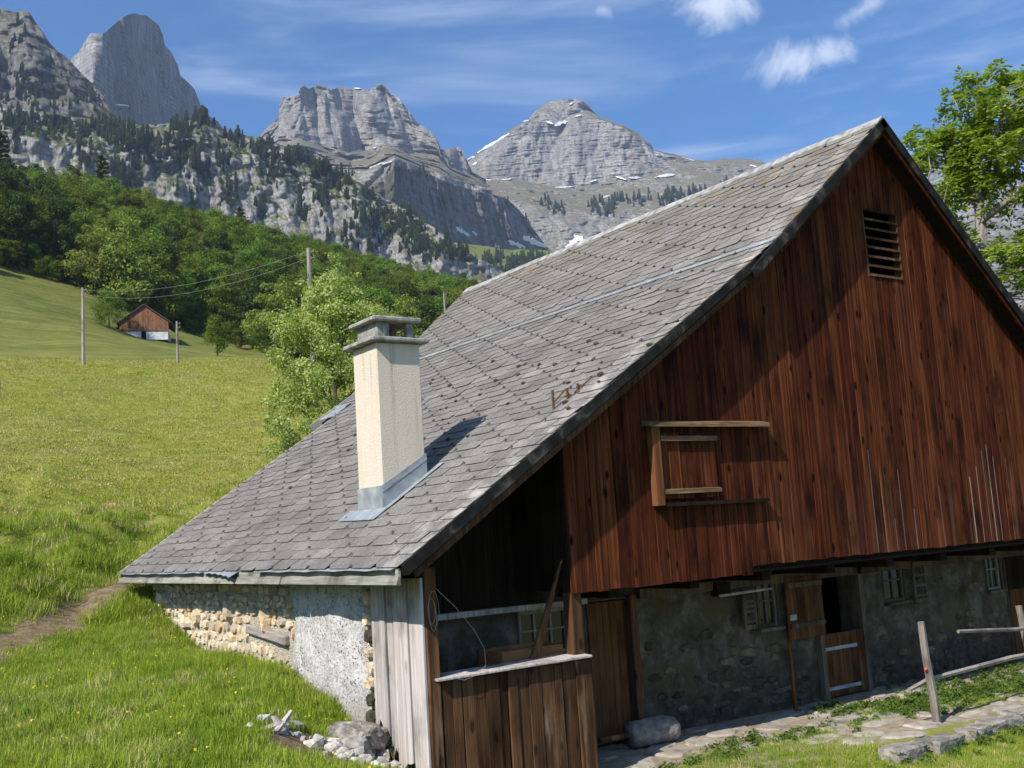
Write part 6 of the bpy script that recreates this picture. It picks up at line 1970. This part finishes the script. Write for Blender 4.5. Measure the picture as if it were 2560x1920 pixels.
mb = MB()
limbs = [([(0, 0, -0.3), ap(2128, 900), ap(2122, 640), ap(2118, 470), ap(2112, 420)], [0.24, 0.2, 0.16, 0.13, 0.11]),
         ([ap(2112, 420), ap(2106, 352), ap(2094, 300), ap(2090, 250), ap(2096, 205, -0.4)], [0.10, 0.075, 0.06, 0.045, 0.02]),
         ([ap(2094, 318), ap(2070, 296), ap(2040, 275), ap(2020, 262)], [0.035, 0.028, 0.02, 0.010]),
         ([ap(2098, 336), ap(2060, 334), ap(2020, 338), ap(1985, 330, 0.5)], [0.035, 0.028, 0.02, 0.010]),
         ([ap(2114, 440), ap(2140, 390, 0.6), ap(2172, 330, 0.9), ap(2200, 240, 1.2), ap(2205, 180, 1.4)], [0.10, 0.08, 0.06, 0.045, 0.02]),
         ([ap(2118, 480), ap(2170, 440, -0.8), ap(2230, 380, -1.2), ap(2290, 300, -1.4)], [0.09, 0.07, 0.05, 0.025]),
         ([ap(2120, 560), ap(2080, 500, -0.7), ap(2040, 450, -1.2), ap(2000, 400, -1.4)], [0.07, 0.05, 0.035, 0.015]),
         ([ap(2122, 620), ap(2180, 580, 0.8), ap(2240, 520, 1.3), ap(2300, 450, 1.6)], [0.09, 0.06, 0.045, 0.02]),
         ([ap(2122, 650), ap(2080, 600, 0.6), ap(2052, 540, 1.0)], [0.06, 0.045, 0.02]),
         ([ap(2106, 360), ap(2140, 320, -0.6), ap(2160, 262, -0.9), ap(2165, 200, -1.0)], [0.05, 0.04, 0.03, 0.014])]
nodes_ = []
for pts, rr2 in limbs:
    mb.tube(pts, rr2, 6)
    for i in range(len(pts) - 1):
        for f in (0.2, 0.6, 1.0):
            nodes_.append(np.asarray(pts[i]) * (1 - f) + np.asarray(pts[i + 1]) * f)
nodes_ = np.array([q for q in nodes_ if q[2] > 5.0])
tuft_px = [(860, 300), (1000, 320), (1150, 290), (1245, 205), (730, 470), (900, 430), (840, 520), (700, 630), (800, 660), (340, 870), (300, 960), (550, 860), (450, 950), (650, 930), (590, 1000), (420, 1030), (700, 1010), (1000, 620), (1130, 640), (1250, 650), (1200, 450), (1080, 450), (1350, 350), (1480, 250), (970, 800),
           (1050, 850), (1300, 900), (1400, 1000), (1250, 1000), (500, 1080), (700, 1080), (830, 1150), (940, 1130), (650, 1230), (760, 1330), (700, 1450), (860, 1420), (930, 1550), (1080, 1500), (1400, 600), (1450, 800), (1350, 1150), (1450, 1300), (1250, 1350), (1150, 1000), (1000, 980)]
tufts = []
for x, y in tuft_px:
    tufts.append(ap((2200 + x / 4.148) / 1.1573, (120 + y / 4.148) / 1.1573, ra.normal() * 0.6))
for k in range(190):
    y = ra.uniform(300, 800); x = ra.uniform(np.interp(y, [300, 400, 500, 650, 800], [2110, 2010, 1990, 2040, 2080]), 2380)
    tufts.append(ap(x, y, ra.normal() * 1.1))
for k in range(60):
    y = ra.uniform(255, 430); x = ra.uniform(np.interp(y, [255, 330, 430], [2085, 1975, 1985]), 2130)
    if not (290 < y < 335 and x < 2060):
        tufts.append(ap(x, y, ra.normal() * 0.7))
for k in range(90):
    tufts.append(ap(ra.uniform(2120, 2380), ra.uniform(165, 330), ra.normal() * 0.9))
LV_, LF_ = [], []
nV = 0
for c0 in tufts:
    # twig from the nearest limb to the tuft
    j = int(np.argmin(((nodes_ - c0) ** 2).sum(1) + 4.0 * np.maximum(nodes_[:, 2] - c0[2] + 0.2, 0)))
    s0 = nodes_[j]
    if np.linalg.norm(s0 - c0) > 0.15:
        mid = (s0 + c0) / 2 + np.array([0, 0, -0.12]) + ra.normal(size=3) * 0.08
        mb.tube([s0, mid, c0], [0.022, 0.016, 0.007], 4, cap=False)
    for k in range(int(ra.integers(15, 24))):
        a = ra.normal(size=3); a[2] = a[2] * 0.55 + 0.10; a /= np.linalg.norm(a)
        L = ra.uniform(0.18, 0.34)
        sidev = np.cross(a, [0, 0, 1]); sidev /= (np.linalg.norm(sidev) + 1e-6)
        for q in range(3):      # pinnate leaf: paired narrow leaflets on an arching stalk
            s1 = c0 + a * L * (0.25 + 0.32 * q) - np.array([0, 0, 0.07 * L * q * q])
            for sg in (-1, 1):
                tdir = a * 0.6 + sidev * sg * 0.8 + np.array([0, 0, -0.2]); tdir /= np.linalg.norm(tdir)
                wv_ = np.cross(tdir, ra.normal(size=3) * 0.5 + np.array([0, 0, 1.0])); wv_ /= (np.linalg.norm(wv_) + 1e-6)
                l2 = L * 0.5
                LV_ += [s1, s1 + tdir * l2 * 0.5 + wv_ * 0.034, s1 + tdir * l2, s1 + tdir * l2 * 0.5 - wv_ * 0.034]
                LF_.append((nV, nV + 1, nV + 2, nV + 3)); nV += 4
mb.build('trunk', M_BARKPALE, ash, loc=(0, 0, 0))
put('crown', np_mesh('crown', np.array(LV_), np.array(LF_), M_LEAFASH), ash, (0, 0, 0))

# ------------------------------------------------------------------ grass
def grass_tuft(name, n, rad, h, w, seed, mat, lean=0.5):
    rng = np.random.default_rng(seed)
    V, F = [], []
    for i in range(n):
        a = rng.uniform(0, 6.28); r = rad * math.sqrt(rng.random())
        b = np.array([math.cos(a) * r, math.sin(a) * r, -0.02])
        hd = rng.uniform(0, 6.28); l = rng.uniform(0.1, lean); hh = h * rng.uniform(0.5, 1.25)
        d = np.array([math.cos(hd), math.sin(hd), 0]); s_ = np.array([-math.sin(hd), math.cos(hd), 0]) * w * rng.uniform(0.7, 1.2)
        m_ = b + d * hh * l * 0.35 + np.array([0, 0, hh * 0.6]); t_ = b + d * hh * l + np.array([0, 0, hh * (1 - 0.25 * l)])
        k = len(V)
        V += [b - s_, b + s_, m_ + s_ * 0.7, m_ - s_ * 0.7, t_]
        F += [(k, k + 1, k + 2, k + 3), (k + 3, k + 2, k + 4, k + 4)]
    F3 = []
    for f in F:
        F3 += [(f[0], f[1], f[2]), (f[0], f[2], f[3])] if f[2] != f[3] else [(f[0], f[1], f[2])]
    return np_mesh(name, np.array(V), np.array(F3), mat)


def grass_mat(name, dark, light, straw, sfrac=0.2, patch=False):
    m = MT(name, 0.7, 0.08)
    n = m.noise(None, 0.8, 4.0, 0.6)
    c = m.mix(m.sm(m.math('ADD', m.math('MULTIPLY', n, 0.75), m.math('MULTIPLY', m.rnd(), 0.25)), 0.36, 0.64), dark, light)
    c = m.mix(m.math('MULTIPLY', m.math('GREATER_THAN', m.rnd(), 1 - sfrac), m.sm(m.noise(None, 0.5, 4.0), 0.42, 0.6)), c, straw)
    if patch:
        pn = m.noise(m.vec(0.55, 1.0, 0.2, rot=(0, 0, 0.5)), 0.33, 5.0, 0.62, 0.8)
        c = m.mix(m.sm(pn, 0.47, 0.66, 0.0, 0.75), c, m.mix(m.rnd(), (0.30, 0.225, 0.085), (0.60, 0.49, 0.22)))
        c = m.mix(m.sm(m.noise(None, 0.5, 4.0, 0.6), 0.52, 0.68, 0.0, 0.6), c, (0.15, 0.205, 0.03))
    m.col(c)
    tr = m.node('ShaderNodeBsdfTranslucent'); m.set(tr.inputs['Color'], c)
    mx = m.node('ShaderNodeMixShader'); mx.inputs[0].default_value = 0.35
    m.t.links.new(m.b.outputs[0], mx.inputs[1]); m.t.links.new(tr.outputs[0], mx.inputs[2]); m.t.links.new(mx.outputs[0], m.o.inputs[0])
    return m.m


M_GRASS = grass_mat('lush_grass', (0.19, 0.285, 0.024), (0.33, 0.405, 0.05), (0.56, 0.49, 0.21), 0.2)
M_HAY = grass_mat('mown_grass', (0.33, 0.335, 0.05), (0.48, 0.44, 0.10), (0.62, 0.54, 0.24), 0.35, True)
M_WEED = leaf_mat('yard_weed_leaf', (0.05, 0.10, 0.015), (0.12, 0.18, 0.035), 0.3, 0.3, cluster=3.0)
TUFT = [grass_tuft('tuft_%d' % k, 40, 0.13, 0.075, 0.003, 500 + k, M_GRASS) for k in range(4)]
TUFTL = [grass_tuft('long_tuft_%d' % k, 30, 0.12, 0.16, 0.0035, 520 + k, M_GRASS, 0.9) for k in range(3)]
HAY = [grass_tuft('hay_%d' % k, 30, 0.34, 0.055, 0.010, 540 + k, M_HAY, 1.6) for k in range(3)]
rg = np.random.default_rng(3)
m = MT('buttercup_petal', 0.5, 0.2); m.col(m.mix(m.noise(None, 40.0), (0.75, 0.55, 0.02), (0.85, 0.68, 0.05)))
_fl = leaf_cloud(np.array([[0.03, 0, 0.16], [-0.05, 0.04, 0.13]]), np.full((2, 3), 0.006), 10, 0.010, np.random.default_rng(4), up=1.5, aspect=0.8)
FLOWER = np_mesh('buttercup', _fl[0], _fl[1], m.m)


def sample_grass(n, r0, r1, a0, a1, power=1.0):
    r = r0 + (r1 - r0) * rg.random(n) ** power
    a = np.radians(rg.uniform(a0, a1, n))
    return r * np.sin(a), r * np.cos(a)


def barn_free(x, y):
    return ~((x > XW - 0.02) & (x < XR + 0.2) & (y > YC - 0.05) & (y < 19.25))


x, y = sample_grass(38000, 6.5, 21.5, -6.0, 31.0, 0.8)
k = barn_free(x, y) & (rg.random(len(x)) > dirt_mask(x, y) * 1.25) & (x < 5.53)
x, y = x[k], y[k]
z = gz(x, y)
nearw = sstep(x, 4.9, 5.5) * (y > 10.4)
long_ = rg.random(len(x)) < 0.06 + 0.35 * nearw + 0.25 * (fbm(np.stack([x * 0.8, y * 0.8, x * 0], -1), 2, 8) > 0.35)
sc_ = rg.uniform(0.7, 1.25, len(x))
pk_ = np.where(long_, rg.integers(4, 7, len(x)), rg.integers(0, 4, len(x)))
pk_ = np.where(rg.random(len(x)) < 0.006, 7, pk_)
scatter('meadow_grass', np.stack([x, y, z], -1), rg.uniform(0, 6.28, len(x)), sc_, pk_, TUFT + TUFTL + [FLOWER], 'short lush grass on the slope beside the rubble wall', 'grass', tilt=rg.normal(size=(len(x), 2)) * 0.12)
x, y = sample_grass(40000, 19.5, 124, -5.0, 34.0, 1.35)
k = (barn_free(x, y)) & (rg.random(len(x)) > dirt_mask(x, y) * 1.3) & (np.hypot(x, y) < 3 + np.interp(np.degrees(np.arctan2(x, y)), [9, 13, 17, 23], [122, 110, 100, 96]))
x, y = x[k], y[k]
r = np.hypot(x, y)
lush = r < 26 + 3 * rg.normal(size=len(x))
pk_ = np.where(lush, rg.integers(0, 3, len(x)), rg.integers(3, 6, len(x)))
sc_ = np.where(lush, rg.uniform(0.9, 1.9, len(x)), rg.uniform(0.6, 1.3, len(x)) * (0.7 + r / 80))
scatter('hay_meadow_grass', np.stack([x, y, gz(x, y)], -1), rg.uniform(0, 6.28, len(x)), sc_, pk_, TUFTL + HAY, 'mown yellow-green hay meadow grass above the path', 'grass', tilt=rg.normal(size=(len(x), 2)) * 0.15)

# yard: low grass and broad-leaved weeds between the stones
x = rg.uniform(8.2, 20.0, 13000); y = rg.uniform(6.2, 10.2, 13000)
lim = np.interp(x, [8.3, 9.2, 10.5, 11.5, 13, 15.6], [9.3, 9.7, 9.75, 9.45, 9.0, 9.0])
edge = y < lim + 0.12 * rg.normal(size=len(x))
patch = (np.hypot((x - 13.6) / 1.2, (y - 9.75) / 0.35) < 1) | (np.hypot((x - 14.6) / 1.5, (y - 9.5) / 0.5) < 1) | (np.hypot((x - 12.7) / 0.6, (y - 10.25) / 0.16) < 1)
bare = (x > 10.9 + 0.15 * rg.normal(size=len(x))) & (y > 8.32) & (y < 9.3)
k = (edge & ~bare & (rg.random(len(x)) < 0.75)) | patch
x, y = x[k], y[k]
scatter('yard_grass', np.stack([x, y, gz(x, y)], -1), rg.uniform(0, 6.28, len(x)), rg.uniform(0.45, 0.9, len(x)), rg.integers(0, 4, len(x)), TUFT, 'patchy low grass in front of the stable', 'grass', tilt=rg.normal(size=(len(x), 2)) * 0.2)


def weed_mesh(name, seed):
    rng = np.random.default_rng(seed)
    V, F = leaf_cloud(np.array([[0, 0, 0.05]]), np.array([[0.11, 0.11, 0.07]]), 26, 0.032, rng, up=0.9, aspect=0.5, shell=0.2)
    return np_mesh(name, V, F, M_WEED)


WEED = [weed_mesh('weed_%d' % q, 600 + q) for q in range(3)]
wx, wy = [], []
for cx, cy, sx_, sy_, n in [(9.9, 9.75, 0.35, 0.12, 26), (10.9, 9.55, 0.5, 0.15, 30), (13.3, 9.75, 0.5, 0.2, 90), (14.2, 9.6, 0.7, 0.28, 160), (15.2, 9.6, 0.6, 0.3, 120), (13.0, 9.3, 0.3, 0.2, 40), (12.6, 10.2, 0.4, 0.1, 40), (11.3, 8.0, 0.5, 0.1, 20), (13.4, 8.0, 0.9, 0.12, 40), (12.5, 10.6, 0.3, 0.06, 14), (9.0, 9.45, 0.4, 0.1, 24), (16.5, 10.4, 1.2, 0.4, 160)]:
    wx += list(rg.normal(cx, sx_, n)); wy += list(rg.normal(cy, sy_, n))
wx, wy = np.array(wx), np.array(wy)
scatter('yard_weeds', np.stack([wx, wy, gz(wx, wy)], -1), rg.uniform(0, 6.28, len(wx)), rg.uniform(0.45, 0.95, len(wx)), rg.integers(0, 3, len(wx)), WEED, 'broad-leaved green weeds along the terrace', 'weeds')

# ------------------------------------------------------------------ haze of the mountain air
hz = MB().box(-5200, 6200, -5200, 6200, -900, 1500).build('haze', None, kind='stuff', label='thin blue haze of the mountain air')
hm = bpy.data.materials.new('mountain_air')
hm.use_nodes = True
for nd in list(hm.node_tree.nodes):
    hm.node_tree.nodes.remove(nd)
ho = hm.node_tree.nodes.new('ShaderNodeOutputMaterial')
hv = hm.node_tree.nodes.new('ShaderNodeVolumePrincipled')
hv.inputs['Color'].default_value = (0.62, 0.76, 1.0, 1)
hv.inputs['Density'].default_value = 0.00009
hv.inputs['Anisotropy'].default_value = 0.25
hm.node_tree.links.new(hv.outputs[0], ho.inputs['Volume'])
hz.data.materials.clear(); hz.data.materials.append(hm)
